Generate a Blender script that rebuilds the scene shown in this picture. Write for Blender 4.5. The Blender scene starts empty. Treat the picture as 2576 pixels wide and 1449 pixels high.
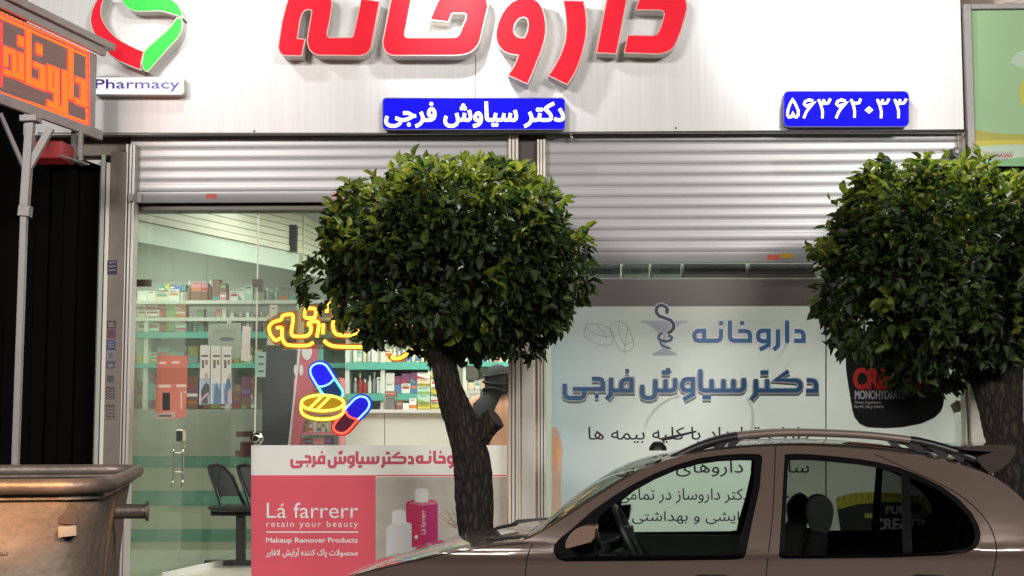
import bpy, bmesh, math, random
import numpy as np
from mathutils import Vector, Matrix
from mathutils.geometry import tessellate_polygon, delaunay_2d_cdt
random.seed(7)
rng = np.random.default_rng(7)
scene = bpy.context.scene
COL = scene.collection
R = math.radians

# ------------------------------------------------------------------ camera, world, lights, exposure
F, CX, CY = 3700.0, 1288.0, 724.5
CAMZ, YAW, PITCH = 1.52, R(1.8), math.atan(340.5 / F)
_fh = Vector((-math.sin(YAW), math.cos(YAW), 0))
_rt = Vector((math.cos(YAW), math.sin(YAW), 0))
_fw = _fh * math.cos(PITCH) + Vector((0, 0, math.sin(PITCH)))
_up = -_fh * math.sin(PITCH) + Vector((0, 0, math.cos(PITCH)))
cam = bpy.data.cameras.new('camera')
cam.sensor_width = 36
cam.lens = 36 * F / 2576
cam.clip_end = 300
camo = bpy.data.objects.new('camera', cam)
COL.objects.link(camo)
camo.matrix_world = Matrix.Translation((0, 0, CAMZ)) @ Matrix((_rt, _up, -_fw)).transposed().to_4x4()
scene.camera = camo

world = bpy.data.worlds.new('World')
scene.world = world
world.use_nodes = True
wn = world.node_tree
sky = wn.nodes.new('ShaderNodeTexSky')
sky.sky_type = 'NISHITA'
sky.sun_disc = False
sky.sun_elevation = R(-4)
sky.sun_rotation = R(200)
wn.links.new(sky.outputs[0], wn.nodes['Background'].inputs[0])
wn.nodes['Background'].inputs[1].default_value = 0.05

scene.render.engine = 'CYCLES'
scene.cycles.use_denoising = True
scene.cycles.max_bounces = 8
scene.cycles.transparent_max_bounces = 24
scene.cycles.sample_clamp_indirect = 4
scene.cycles.caustics_reflective = False
scene.cycles.caustics_refractive = False
scene.view_settings.view_transform = 'Standard'
scene.view_settings.look = 'None'
scene.view_settings.gamma = 1
scene.view_settings.use_curve_mapping = False
scene.view_settings.exposure = 0


def lamp(name, kind, loc, target, power, color, size=0.3, size_y=None, spot=90, blend=0.5):
    l = bpy.data.lights.new(name, kind)
    l.energy = power
    l.color = color
    if kind == 'AREA':
        l.shape = 'RECTANGLE'
        l.size = size
        l.size_y = size_y or size
    if kind == 'SPOT':
        l.spot_size = R(spot)
        l.spot_blend = blend
        l.shadow_soft_size = size
    if kind == 'POINT':
        l.shadow_soft_size = size
    o = bpy.data.objects.new(name, l)
    COL.objects.link(o)
    o.location = loc
    d = Vector(target) - Vector(loc)
    o.rotation_euler = d.to_track_quat('-Z', 'Y').to_euler()
    return o


# floodlights on arms above the sign (out of frame), street lamps behind the camera
lamp('sign_floodlight', 'SPOT', (-0.74, 9.82, 4.74), (-0.6, 10.6, 4.62), 74, (1, .995, .985), .05, spot=118, blend=.6)
lamp('sign_floodlight', 'SPOT', (1.80, 9.82, 4.74), (1.9, 10.6, 4.62), 84, (1, .995, .985), .05, spot=118, blend=.6)
lamp('sign_floodlight', 'SPOT', (-2.55, 9.82, 4.80), (-2.4, 10.6, 4.55), 26, (1, .995, .985), .05, spot=118, blend=.7)
lamp('crown_fill_lamp', 'SPOT', (-0.45, 9.62, 4.74), (-0.60, 9.45, 3.0), 210, (1, .99, .95), .08, spot=54, blend=.5)  # added fill lamps, brighten the tree crowns from above
lamp('crown_fill_lamp', 'SPOT', (2.55, 9.62, 4.74), (2.60, 9.40, 3.0), 210, (1, .99, .95), .08, spot=54, blend=.5)
lamp('crown_fill_lamp', 'SPOT', (0.75, 10.05, 4.70), (-.05, 9.55, 2.75), 170, (1, .99, .95), .08, spot=30, blend=.7)
lamp('shop_floodlight', 'SPOT', (-1.30, 8.4, 4.9), (-1.2, 10.75, 1.5), 125, (1, .985, .98), .07, spot=54, blend=.9)
lamp('shop_floodlight', 'SPOT', (3.0, 8.4, 4.9), (2.6, 10.75, 1.7), 150, (1, .985, .98), .07, spot=54, blend=.9)
lamp('street_lamp_light', 'AREA', (6.0, -6.0, 7.0), (0.5, 10, 1.5), 1350, (1, .945, .90), 4.0, 1.5)
lamp('street_lamp_light', 'AREA', (-6.5, -5.0, 7.0), (-.5, 10, 1.5), 1100, (1, .945, .90), 4.0, 1.5)
lamp('sodium_lamp_light', 'SPOT', (0.2, -3.5, 5.2), (-1.42, 3.7, 1.42), 4600, (1, .42, .08), .05, spot=3.8, blend=.15)
# ceiling panels of the shop that the frame does not show
for _x, _y, _p, _c in ((-1.3, 12.0, 34, (1, .98, .90)), (-.75, 12.2, 34, (1, .98, .90)), (-.9, 13.5, 30, (1, .98, .90)), (-2.3, 11.9, 8, (.98, 1, .94)), (-3.1, 12.55, 11, (.98, 1, .94)), (-3.5, 13.3, 8, (.98, 1, .94)),
                       (.5, 12.2, 50, (1, .985, .97)), (1.6, 12.3, 50, (1, .985, .97)), (2.6, 12.2, 50, (1, .985, .97)), (3.4, 12.5, 50, (1, .985, .97))):
    lamp('ceiling_panel_light', 'AREA', (_x, _y, 3.39), (_x, _y, 0), _p, _c, .66, .66)

# ------------------------------------------------------------------ helpers


def ray(px, py):
    return _fw + _rt * ((px - CX) / F) + _up * ((CY - py) / F)


def W(px, py, Y):
    d = ray(px, py)
    return Vector((0, 0, CAMZ)) + d * (Y / d.y)


def WP(px, py, p0, n):
    d = ray(px, py)
    o = Vector((0, 0, CAMZ))
    return o + d * ((Vector(p0) - o).dot(Vector(n)) / d.dot(Vector(n)))


def PY(z, Y):      # picture row of a height (centre column)
    return 1065 - (z - CAMZ) / Y * F


def zoom(ox, oy, sc):
    return lambda X, Y: ((ox + X / sc) * .85185, (oy + Y / sc) * .85185)


def S(r, g, b):
    return tuple((c / 255 / 12.92) if c < 10.3 else ((c / 255 + .055) / 1.055) ** 2.4 for c in (r, g, b))


def M(name, rgb, rough=.5, metal=0., var=.12, vs=6., bump=0., bs=60., coat=0., stretch=None, spec=.5, trans=0.):
    m = bpy.data.materials.new(name)
    m.use_nodes = True
    nt = m.node_tree
    p = nt.nodes['Principled BSDF']
    tc = nt.nodes.new('ShaderNodeTexCoord')
    mp = nt.nodes.new('ShaderNodeMapping')
    if stretch:
        mp.inputs['Scale'].default_value = stretch
    nt.links.new(tc.outputs['Object'], mp.inputs[0])
    no = nt.nodes.new('ShaderNodeTexNoise')
    no.inputs['Scale'].default_value = vs
    no.inputs['Detail'].default_value = 6
    nt.links.new(mp.outputs[0], no.inputs['Vector'])
    mx = nt.nodes.new('ShaderNodeMix')
    mx.data_type = 'RGBA'
    mx.inputs[6].default_value = tuple(c * (1 - var) for c in rgb) + (1,)
    mx.inputs[7].default_value = tuple(min(1, c * (1 + var)) for c in rgb) + (1,)
    nt.links.new(no.outputs[0], mx.inputs[0])
    nt.links.new(mx.outputs[2], p.inputs['Base Color'])
    p.inputs['Roughness'].default_value = rough
    p.inputs['Metallic'].default_value = metal
    p.inputs['Specular IOR Level'].default_value = spec
    if coat:
        p.inputs['Coat Weight'].default_value = coat
        p.inputs['Coat Roughness'].default_value = .06
    if bump:
        n2 = nt.nodes.new('ShaderNodeTexNoise')
        n2.inputs['Scale'].default_value = bs
        n2.inputs['Detail'].default_value = 5
        nt.links.new(mp.outputs[0], n2.inputs['Vector'])
        b = nt.nodes.new('ShaderNodeBump')
        b.inputs['Strength'].default_value = bump
        b.inputs['Distance'].default_value = .02
        nt.links.new(n2.outputs[0], b.inputs['Height'])
        nt.links.new(b.outputs[0], p.inputs['Normal'])
    if trans:
        out = nt.nodes['Material Output']
        tr = nt.nodes.new('ShaderNodeBsdfTranslucent')
        nt.links.new(mx.outputs[2], tr.inputs[0])
        ms = nt.nodes.new('ShaderNodeMixShader')
        ms.inputs[0].default_value = trans
        nt.links.new(p.outputs[0], ms.inputs[1])
        nt.links.new(tr.outputs[0], ms.inputs[2])
        nt.links.new(ms.outputs[0], out.inputs[0])
    return m


def EM(name, rgb, strength=1., base=None, wave=None):
    m = bpy.data.materials.new(name)
    m.use_nodes = True
    nt = m.node_tree
    p = nt.nodes['Principled BSDF']
    p.inputs['Base Color'].default_value = (base or rgb) + (1,)
    p.inputs['Roughness'].default_value = .5
    p.inputs['Specular IOR Level'].default_value = .08
    p.inputs['Emission Color'].default_value = rgb + (1,)
    p.inputs['Emission Strength'].default_value = strength
    tc = nt.nodes.new('ShaderNodeTexCoord')
    if wave:
        w = nt.nodes.new('ShaderNodeTexWave')
        w.bands_direction = 'Z'
        w.inputs['Scale'].default_value = wave
        nt.links.new(tc.outputs['Object'], w.inputs[0])
        r = nt.nodes.new('ShaderNodeMapRange')
        r.inputs[3].default_value = strength * .45
        r.inputs[4].default_value = strength * 1.3
        nt.links.new(w.outputs['Fac'], r.inputs[0])
        nt.links.new(r.outputs[0], p.inputs['Emission Strength'])
    else:
        no = nt.nodes.new('ShaderNodeTexNoise')
        no.inputs['Scale'].default_value = 5
        nt.links.new(tc.outputs['Object'], no.inputs[0])
        r = nt.nodes.new('ShaderNodeMapRange')
        r.inputs[3].default_value = strength * .85
        r.inputs[4].default_value = strength * 1.15
        nt.links.new(no.outputs[0], r.inputs[0])
        nt.links.new(r.outputs[0], p.inputs['Emission Strength'])
    return m


def GL(name, tint, ior=1.45, rough=0., dust=0.):
    m = bpy.data.materials.new(name)
    m.use_nodes = True
    nt = m.node_tree
    nt.nodes.remove(nt.nodes['Principled BSDF'])
    t = nt.nodes.new('ShaderNodeBsdfTransparent')
    t.inputs[0].default_value = tint + (1,)
    g = nt.nodes.new('ShaderNodeBsdfGlossy')
    g.inputs['Roughness'].default_value = rough
    f = nt.nodes.new('ShaderNodeFresnel')
    ge = nt.nodes.new('ShaderNodeNewGeometry')      # thin pane: same reflectance from both sides
    e1 = nt.nodes.new('ShaderNodeMath'); e1.operation = 'MULTIPLY_ADD'
    e1.inputs[1].default_value = -2; e1.inputs[2].default_value = 1
    nt.links.new(ge.outputs['Backfacing'], e1.inputs[0])
    e2 = nt.nodes.new('ShaderNodeMath'); e2.operation = 'POWER'
    e2.inputs[0].default_value = ior
    nt.links.new(e1.outputs[0], e2.inputs[1])
    nt.links.new(e2.outputs[0], f.inputs[0])
    mx = nt.nodes.new('ShaderNodeMixShader')
    nt.links.new(f.outputs[0], mx.inputs[0])
    nt.links.new(t.outputs[0], mx.inputs[1])
    nt.links.new(g.outputs[0], mx.inputs[2])
    last = mx
    if dust:
        d = nt.nodes.new('ShaderNodeBsdfDiffuse')
        d.inputs[0].default_value = (.75, .8, .74, 1)
        tc = nt.nodes.new('ShaderNodeTexCoord')
        no = nt.nodes.new('ShaderNodeTexNoise')
        no.inputs['Scale'].default_value = 3
        nt.links.new(tc.outputs['Object'], no.inputs[0])
        mr = nt.nodes.new('ShaderNodeMapRange')
        mr.inputs[3].default_value = dust * .5
        mr.inputs[4].default_value = dust * 1.5
        nt.links.new(no.outputs[0], mr.inputs[0])
        m2 = nt.nodes.new('ShaderNodeMixShader')
        nt.links.new(mr.outputs[0], m2.inputs[0])
        nt.links.new(mx.outputs[0], m2.inputs[1])
        nt.links.new(d.outputs[0], m2.inputs[2])
        last = m2
    nt.links.new(last.outputs[0], nt.nodes['Material Output'].inputs[0])
    return m


WL = {}


class MB:
    def __init__(s):
        s.v, s.f, s.m = [], [], []

    def add(s, vs, fs, m=0):
        b = len(s.v)
        s.v += [tuple(v) for v in vs]
        for f in fs:
            s.f.append(tuple(b + i for i in f))
            s.m.append(m)

    def box(s, x0, y0, z0, x1, y1, z1, m=0):
        v = [(x, y, z) for z in (z0, z1) for y in (y0, y1) for x in (x0, x1)]
        s.add(v, [(0, 2, 3, 1), (4, 5, 7, 6), (0, 1, 5, 4), (2, 6, 7, 3), (0, 4, 6, 2), (1, 3, 7, 5)], m)
        return s

    def hexa(s, q0, q1, m=0):     # two quads (lists of 4 points), joined
        s.add(list(q0) + list(q1), [(3, 2, 1, 0), (4, 5, 6, 7), (0, 1, 5, 4), (1, 2, 6, 5), (2, 3, 7, 6), (3, 0, 4, 7)], m)
        return s

    def bar(s, a, b, w, h, m=0, up=(0, 0, 1)):   # rectangular bar between two points
        a, b, up = Vector(a), Vector(b), Vector(up)
        d = (b - a).normalized()
        if abs(d.dot(up)) > .98:
            up = Vector((0, 1, 0))
        sx = d.cross(up).normalized()
        sz = sx.cross(d)
        o = [(-1, -1), (1, -1), (1, 1), (-1, 1)]
        s.hexa([a + sx * i * w / 2 + sz * j * h / 2 for i, j in o], [b + sx * i * w / 2 + sz * j * h / 2 for i, j in o], m)
        return s

    def tube(s, pts, r, n=8, m=0, closed=False, sy=1.):
        pts = [Vector(p) for p in pts]
        k = len(pts)
        rs = r if isinstance(r, (list, tuple)) else [r] * k
        ref = None
        rings = []
        for i, p in enumerate(pts):
            a = pts[(i - 1) % k] if (closed or i > 0) else p
            b = pts[(i + 1) % k] if (closed or i < k - 1) else p
            t = (b - a).normalized()
            if ref is None:
                ref = Vector((0, 0, 1)) if abs(t.z) < .9 else Vector((0, 1, 0))
            u = (ref - t * ref.dot(t)).normalized()
            ref = u
            w = t.cross(u)
            rings.append([p + (u * math.cos(2 * math.pi * j / n) * sy + w * math.sin(2 * math.pi * j / n)) * rs[i] for j in range(n)])
        fs = []
        for i in range(k if closed else k - 1):
            for j in range(n):
                a, b = i * n, ((i + 1) % k) * n
                fs.append((a + j, a + (j + 1) % n, b + (j + 1) % n, b + j))
        if not closed:
            fs.append(tuple(range(n))[::-1])
            fs.append(tuple((k - 1) * n + j for j in range(n)))
        s.add([p for q in rings for p in q], fs, m)
        return s

    def lathe(s, c, prof, n=16, m=0, ax='z'):
        c = Vector(c)
        vs, fs = [], []
        for r, z in prof:
            for j in range(n):
                a = 2 * math.pi * j / n
                q = (r * math.cos(a), r * math.sin(a), z)
                if ax == 'y':
                    q = (q[0], q[2], q[1])
                if ax == 'x':
                    q = (q[2], q[0], q[1])
                vs.append(c + Vector(q))
        for i in range(len(prof) - 1):
            for j in range(n):
                fs.append((i * n + j, i * n + (j + 1) % n, (i + 1) * n + (j + 1) % n, (i + 1) * n + j))
        fs.append(tuple(range(n))[::-1])
        fs.append(tuple((len(prof) - 1) * n + j for j in range(n)))
        s.add(vs, fs, m)
        return s

    def prism(s, contours, fn, d0, d1, mf=0, ms=None, back=True):
        ms = mf if ms is None else ms
        tris = tessellate_polygon([[Vector((a, b, 0)) for a, b in c] for c in contours])
        flat = [q for c in contours for q in c]
        s.add([fn(a, b, d0) for a, b in flat], tris, mf)
        if d1 != d0:
            if back:
                s.add([fn(a, b, d1) for a, b in flat], [t[::-1] for t in tris], ms)
            for c in contours:
                n = len(c)
                s.add([fn(a, b, d0) for a, b in c] + [fn(a, b, d1) for a, b in c],
                      [(i, (i + 1) % n, n + (i + 1) % n, n + i) for i in range(n)], ms)
        return s

    def stroke(s, pts, w, fn, d, m=0, closed=False):   # flat ribbon with mitred corners
        P = [Vector((a, b)) for a, b in pts]
        n = len(P)
        L, Q = [], []
        for i in range(n):
            a = P[(i - 1) % n] if (closed or i) else None
            b = P[(i + 1) % n] if (closed or i < n - 1) else None
            t1 = (P[i] - a).normalized() if a is not None else (b - P[i]).normalized()
            t2 = (b - P[i]).normalized() if b is not None else t1
            n1, n2 = Vector((-t1.y, t1.x)), Vector((-t2.y, t2.x))
            nn = n1 + n2
            nn = nn.normalized() if nn.length > 1e-6 else n1
            k = min(1.8, 1 / max(.3, nn.dot(n1)))
            L.append(P[i] + nn * (w / 2 * k))
            Q.append(P[i] - nn * (w / 2 * k))
        vs = [fn(p.x, p.y, d - min(6e-5, 1.2e-3 / n) * i) for i, p in enumerate(L)] + [fn(p.x, p.y, d - min(6e-5, 1.2e-3 / n) * i) for i, p in enumerate(Q)]
        fs = [(i, (i + 1) % n, n + (i + 1) % n, n + i) for i in range(n if closed else n - 1)]
        s.add(vs, fs, m)
        return s

    def build(s, name, mats, parent=None, smooth=None, bevel=0, loc=None):
        me = bpy.data.meshes.new(name)
        if parent is not None:
            o0 = WL[parent.name]
        elif loc is not None:
            o0 = Vector(loc)
        else:
            a = np.array(s.v)
            lo, hi = a.min(0), a.max(0)
            o0 = Vector(((lo[0] + hi[0]) / 2, (lo[1] + hi[1]) / 2, lo[2]))
        me.from_pydata([(v[0] - o0.x, v[1] - o0.y, v[2] - o0.z) for v in s.v], [], s.f)
        for m in (mats if isinstance(mats, (list, tuple)) else [mats]):
            me.materials.append(m)
        me.polygons.foreach_set('material_index', s.m)
        bm = bmesh.new()
        bm.from_mesh(me)
        bmesh.ops.recalc_face_normals(bm, faces=bm.faces)
        bm.to_mesh(me)
        bm.free()
        if smooth:
            me.polygons.foreach_set('use_smooth', [True] * len(me.polygons))
            me.set_sharp_from_angle(angle=R(smooth))
        o = bpy.data.objects.new(name, me)
        COL.objects.link(o)
        if parent is not None:
            o.parent = parent
        else:
            o.location = o0
        WL[o.name] = o0.copy()
        if bevel:
            b = o.modifiers.new('bevel', 'BEVEL')
            b.width = bevel
            b.segments = 2
            b.limit_method = 'ANGLE'
        return o


def tag(o, label, cat, group=None):
    o['label'] = label
    o['category'] = cat
    if group:
        o['group'] = group
    return o


def thing(name, label, cat, loc, group=None):
    o = bpy.data.objects.new(name, None)
    o.empty_display_size = .1
    COL.objects.link(o)
    o.location = loc
    WL[o.name] = Vector(loc)
    return tag(o, label, cat, group)


def struct(o):
    o['kind'] = 'structure'
    return o


def dens(pts, n=2, closed=True):     # Chaikin smoothing of an outline
    P = [Vector(p) for p in pts]
    for _ in range(n):
        Q_ = []
        k = len(P)
        for i in range(k if closed else k - 1):
            a, b_ = P[i], P[(i + 1) % k]
            Q_ += [a.lerp(b_, .25), a.lerp(b_, .75)]
        P = Q_ if closed else [P[0]] + Q_ + [P[-1]]
    return [(p.x, p.y) for p in P]


def on(Y):              # picture coordinates -> point on the plane y = Y (d pushes it deeper)
    def fn(px, py, d=0.):
        p = W(px, py, Y)
        return Vector((p.x, Y + d, p.z))
    return fn


def rect(px0, py0, px1, py1):
    return [(px0, py0), (px1, py0), (px1, py1), (px0, py1)]


# ---- writing
AF = {'ا': (0xFE8D, 0xFE8E), 'آ': (0xFE81, 0xFE82), 'د': (0xFEA9, 0xFEAA), 'ر': (0xFEAD, 0xFEAE), 'ز': (0xFEAF, 0xFEB0), 'و': (0xFEED, 0xFEEE)}
for c, b in {'ب': 0xFE8F, 'پ': 0xFB56, 'ت': 0xFE95, 'ح': 0xFEA1, 'خ': 0xFEA5, 'ج': 0xFE9D, 'س': 0xFEB1, 'ش': 0xFEB5, 'ص': 0xFEB9, 'ض': 0xFEBD, 'ط': 0xFEC1, 'ع': 0xFEC9, 'ف': 0xFED1, 'ق': 0xFED5, 'ک': 0xFB8E, 'ل': 0xFEDD, 'م': 0xFEE1, 'ن': 0xFEE5, 'ه': 0xFEE9, 'ی': 0xFBFC}.items():
    AF[c] = (b, b + 1, b + 2, b + 3)


def shape(s):
    s = s.replace('لا', '\uFEFB')
    o = []
    for i, c in enumerate(s):
        if c not in AF:
            o.append(c)
            continue
        p = s[i - 1] if i else ' '
        n = s[i + 1] if i + 1 < len(s) else ' '
        jp = p in AF and len(AF[p]) == 4
        jn = len(AF[c]) == 4 and (n in AF or n == '\uFEFB')
        f = AF[c]
        o.append(chr(f[(3 if jn else 1) if jp else (2 if jn else 0)]))
    return ''.join(reversed(o))


def area2(p):
    return sum(p[i][0] * p[(i + 1) % len(p)][1] - p[(i + 1) % len(p)][0] * p[i][1] for i in range(len(p))) / 2


def inside(q, p):
    r = False
    for i in range(len(p)):
        a, b = p[i], p[i - 1]
        if (a[1] > q[1]) != (b[1] > q[1]) and q[0] < (b[0] - a[0]) * (q[1] - a[1]) / (b[1] - a[1]) + a[0]:
            r = not r
    return r


TXC = {}


def text_contours(body, spacing=1.):
    if (body, spacing) in TXC:
        return TXC[(body, spacing)]
    cu = bpy.data.curves.new('lettering', 'FONT')
    cu.body = body
    cu.space_character = spacing
    ob = bpy.data.objects.new('lettering', cu)
    COL.objects.link(ob)
    dg = bpy.context.evaluated_depsgraph_get()
    dg.update()
    c2 = ob.evaluated_get(dg).to_curve(dg)
    cs = []
    for sp in c2.splines:
        bp = sp.bezier_points
        n = len(bp)
        pts = []
        for i in range(n):
            a, b = bp[i], bp[(i + 1) % n]
            straight = (a.handle_right - a.co).length < 1e-5 and (b.handle_left - b.co).length < 1e-5
            for k in range(1 if straight else 4):
                t = k / 4
                q = a.co * (1 - t) ** 3 + a.handle_right * 3 * t * (1 - t) ** 2 + b.handle_left * 3 * t * t * (1 - t) + b.co * t ** 3
                if not pts or (abs(q.x - pts[-1][0]) + abs(q.y - pts[-1][1])) > 1e-4:
                    pts.append((q.x, q.y))
        if len(pts) > 2:
            cs.append(pts)
    bpy.data.objects.remove(ob)
    big = max(cs, key=lambda p: abs(area2(p)))
    sg = math.copysign(1, area2(big))
    outs = [c for c in cs if area2(c) * sg > 0]
    holes = [c for c in cs if area2(c) * sg <= 0]
    gr = []
    for o in outs:
        gr.append([o] + [h for h in holes if inside(h[0], o)])
    TXC[(body, spacing)] = gr
    return gr


FIL = {}


def text_fill(body, spacing):
    """triangles of a lettering, filled where the outlines wind round a point (overlapping strokes stay solid)"""
    if (body, spacing) in FIL:
        return FIL[(body, spacing)]
    cs = [c for g in text_contours(body, spacing) for c in g]
    pts, ed = [], []
    for c in cs:
        b0 = len(pts)
        pts += [Vector(q) for q in c]
        ed += [(b0 + k, b0 + (k + 1) % len(c)) for k in range(len(c))]
    V, _, Fc = delaunay_2d_cdt(pts, ed, [], 0, 1e-6)[:3]
    A = np.array([pts[a] for a, _b in ed]); B_ = np.array([pts[b] for _a, b in ed])
    keep = []
    for f in Fc:
        c = sum((V[k] for k in f), Vector((0, 0))) / len(f)
        up = (A[:, 1] <= c.y) & (B_[:, 1] > c.y); dn = (A[:, 1] > c.y) & (B_[:, 1] <= c.y)
        sd_ = (B_[:, 0] - A[:, 0]) * (c.y - A[:, 1]) - (c.x - A[:, 0]) * (B_[:, 1] - A[:, 1])
        if (up & (sd_ > 0)).sum() - (dn & (sd_ < 0)).sum() != 0:
            keep.append(tuple(f))
    FIL[(body, spacing)] = ([(v.x, v.y) for v in V], keep)
    return FIL[(body, spacing)]


def write(mb, body, r, fn, d, m=0, bold=0., spacing=1., depth=0., ms=None, slant=0.):
    """fit lettering into the picture rectangle r=(x0,y0,x1,y1) on the surface fn"""
    gr = text_contours(body, spacing)
    xs = [q[0] for g in gr for c in g for q in c]
    ys = [q[1] for g in gr for c in g for q in c]
    x0, x1, y0, y1 = min(xs), max(xs), min(ys), max(ys)
    sx, sy = (r[2] - r[0]) / (x1 - x0), (r[3] - r[1]) / (y1 - y0)
    tf = lambda a, b: (r[0] + (a - x0) * sx + slant * (b - y0) * sy, r[3] - (b - y0) * sy)
    V, Fc = text_fill(body, spacing)
    mb.add([fn(*tf(a, b), d) for a, b in V], Fc, m)
    for k, g in enumerate(gr):
        for c in g:
            c2_ = [tf(a, b) for a, b in c]
            if depth:
                n = len(c2_)
                mb.add([fn(a, b, d) for a, b in c2_] + [fn(a, b, d + depth) for a, b in c2_], [(q, (q + 1) % n, n + (q + 1) % n, n + q) for q in range(n)], m if ms is None else ms)
            if bold > 0:
                mb.stroke(c2_, 2 * bold * (abs(sx) + abs(sy)) / 2, fn, d - .0003 - .0002 * (k % 4), m, True)


def strokes(mb, paths, w, fn, d, m=0, tf=lambda a, b: (a, b)):
    for k, p in enumerate(paths):
        cl = False
        if p[-1] == 'c':
            p, cl = p[:-1], True
        mb.stroke([tf(*q) for q in p], w, fn, d - .0002 * (k % 5), m, cl)


def sq(x, y, w, h=None):    # a dot drawn as a short stroke rectangle
    h = h or w
    return ('dot', x, y, w, h)


# ------------------------------------------------------------------ materials
m_asphalt = M('asphalt', (.045, .045, .048), .85, bump=.4, bs=200, vs=3, var=.3)
m_pave = M('paving', (.22, .20, .18), .8, bump=.3, bs=80, vs=8, var=.2)
m_kerb = M('kerb_stone', (.30, .29, .27), .8, bump=.3, bs=60, var=.2)
m_fascia = M('white_composite_panel', (.79, .79, .785), .33, var=.12, vs=1.9, stretch=(22, 1, .38), bump=.02, bs=4)
m_alu = M('anodised_aluminium', (.42, .42, .425), .33, .2, var=.13, vs=1.5, stretch=(.4, 1, 14))
m_alu2 = M('aluminium_channel', (.60, .57, .53), .4, .25, var=.1, vs=4, stretch=(4, 1, .5))
m_cream = M('cream_painted_metal', (.88, .83, .73), .45, var=.06, vs=3, stretch=(4, 4, .6))
m_pier = M('beige_stone', (.27, .225, .19), .6, var=.18, vs=5, bump=.1, bs=40)
m_brown = M('brown_aluminium', (.085, .068, .055), .4, .3, var=.15)
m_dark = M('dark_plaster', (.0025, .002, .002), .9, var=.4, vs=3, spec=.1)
m_black = M('black_plastic', (.012, .012, .013), .38, var=.2)
m_matblack = M('matt_black', (.008, .008, .009), .8, var=.2)
m_white = M('white_paint', (.78, .78, .76), .45, var=.05)
m_steel = M('galvanised_steel', (.34, .32, .315), .5, .3, var=.15, vs=14)
m_chrome = M('polished_steel', (.75, .74, .70), .12, 1., var=.05)
m_glass = GL('clear_glass', (.955, .975, .96), 1.40, 0, .02)
m_glass2 = GL('partition_glass', (.90, .93, .905), 1.3, 0, .02)
m_cream2 = M('pale_green_cladding', (.62, .64, .50), .5, var=.06, stretch=(1, 1, 4))
m_mint = M('frosted_mint_strip', (.50, .62, .52), .5, var=.06)
m_teal = M('teal_shelf_edge', (.10, .42, .33), .4, var=.08)
m_teal2 = M('teal_tile', (.10, .32, .25), .4, var=.15)
m_wallg = M('grey_green_wall', (.50, .53, .46), .7, var=.05)
m_ceil = M('ceiling_board', (.36, .36, .35), .8, var=.05)
m_counter = M('white_laminate', (.70, .70, .64), .45, var=.03)
m_tile = M('pale_floor_tile', (.58, .57, .48), .25, var=.08, vs=2)
m_red = EM('red_acrylic', S(240, 30, 52), .86, (.22, .01, .015))
m_redside = M('letter_return', (.72, .70, .66), .45, var=.06)
m_redrim = M('pink_trim_edge', (.85, .45, .42), .4, var=.05)
m_green = EM('green_acrylic', S(80, 236, 98), .86, (.03, .25, .04))
m_blue = EM('blue_acrylic', S(10, 4, 255), .95, (.002, .001, .05))
m_litw = EM('lit_white_letter', (1, 1, 1), 1.0)
m_box = EM('lit_white_face', S(250, 246, 252), .75)
m_purple = M('violet_lettering', S(88, 80, 190), .4, var=.05)
m_led = EM('led_amber', (1, .085, .010), 3.2, (.2, .03, .01), wave=20.)
m_ledr = EM('led_red', (1, .010, .007), 8.0, (.2, .01, .01))
m_ledbg = M('led_screen', (.42, .27, .25), .6, var=.3, vs=2, stretch=(1, 1, 60))
m_housing = M('sign_housing', (.50, .44, .43), .5, .2, var=.15, vs=9)
m_paper = M('white_paper', (.82, .81, .76), .7, var=.03, trans=.5)
m_bark = M('bark', (.024, .016, .012), .9, var=.85, vs=9, bump=1., bs=26, stretch=(1, 1, .25))
_nt = m_bark.node_tree
_p = _nt.nodes['Principled BSDF']
_tc = _nt.nodes.new('ShaderNodeTexCoord'); _mp = _nt.nodes.new('ShaderNodeMapping'); _mp.inputs['Scale'].default_value = (1, 1, .28)
_vo = _nt.nodes.new('ShaderNodeTexVoronoi'); _vo.feature = 'DISTANCE_TO_EDGE'; _vo.inputs['Scale'].default_value = 34
_nz = _nt.nodes.new('ShaderNodeTexNoise'); _nz.inputs['Scale'].default_value = 5; _nz.inputs['Detail'].default_value = 8
_ml = _nt.nodes.new('ShaderNodeMix'); _ml.data_type = 'VECTOR'; _ml.inputs[0].default_value = .12
_nt.links.new(_tc.outputs['Object'], _mp.inputs[0]); _nt.links.new(_mp.outputs[0], _nz.inputs['Vector'])
_nt.links.new(_mp.outputs[0], _ml.inputs[4]); _nt.links.new(_nz.outputs['Color'], _ml.inputs[5]); _nt.links.new(_ml.outputs[1], _vo.inputs['Vector'])
_cr = _nt.nodes.new('ShaderNodeValToRGB')
_cr.color_ramp.elements[0].color = (.004, .003, .0025, 1); _cr.color_ramp.elements[1].position = .22; _cr.color_ramp.elements[1].color = (.060, .041, .031, 1)
_e = _cr.color_ramp.elements.new(.6); _e.color = (.095, .068, .050, 1)
_nt.links.new(_vo.outputs['Distance'], _cr.inputs[0])
_mm = _nt.nodes.new('ShaderNodeMix'); _mm.data_type = 'RGBA'; _mm.blend_type = 'MULTIPLY'; _mm.inputs[0].default_value = .75
_nt.links.new(_cr.outputs[0], _mm.inputs[6]); _nt.links.new(_nz.outputs['Color'], _mm.inputs[7]); _nt.links.new(_mm.outputs[2], _p.inputs['Base Color'])
_bp = _nt.nodes.new('ShaderNodeBump'); _bp.inputs['Strength'].default_value = 1; _bp.inputs['Distance'].default_value = .03
_nt.links.new(_vo.outputs['Distance'], _bp.inputs['Height']); _nt.links.new(_bp.outputs[0], _p.inputs['Normal'])
m_cut = M('cut_wood', (.07, .05, .042), .85, var=.3, vs=20)

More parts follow.
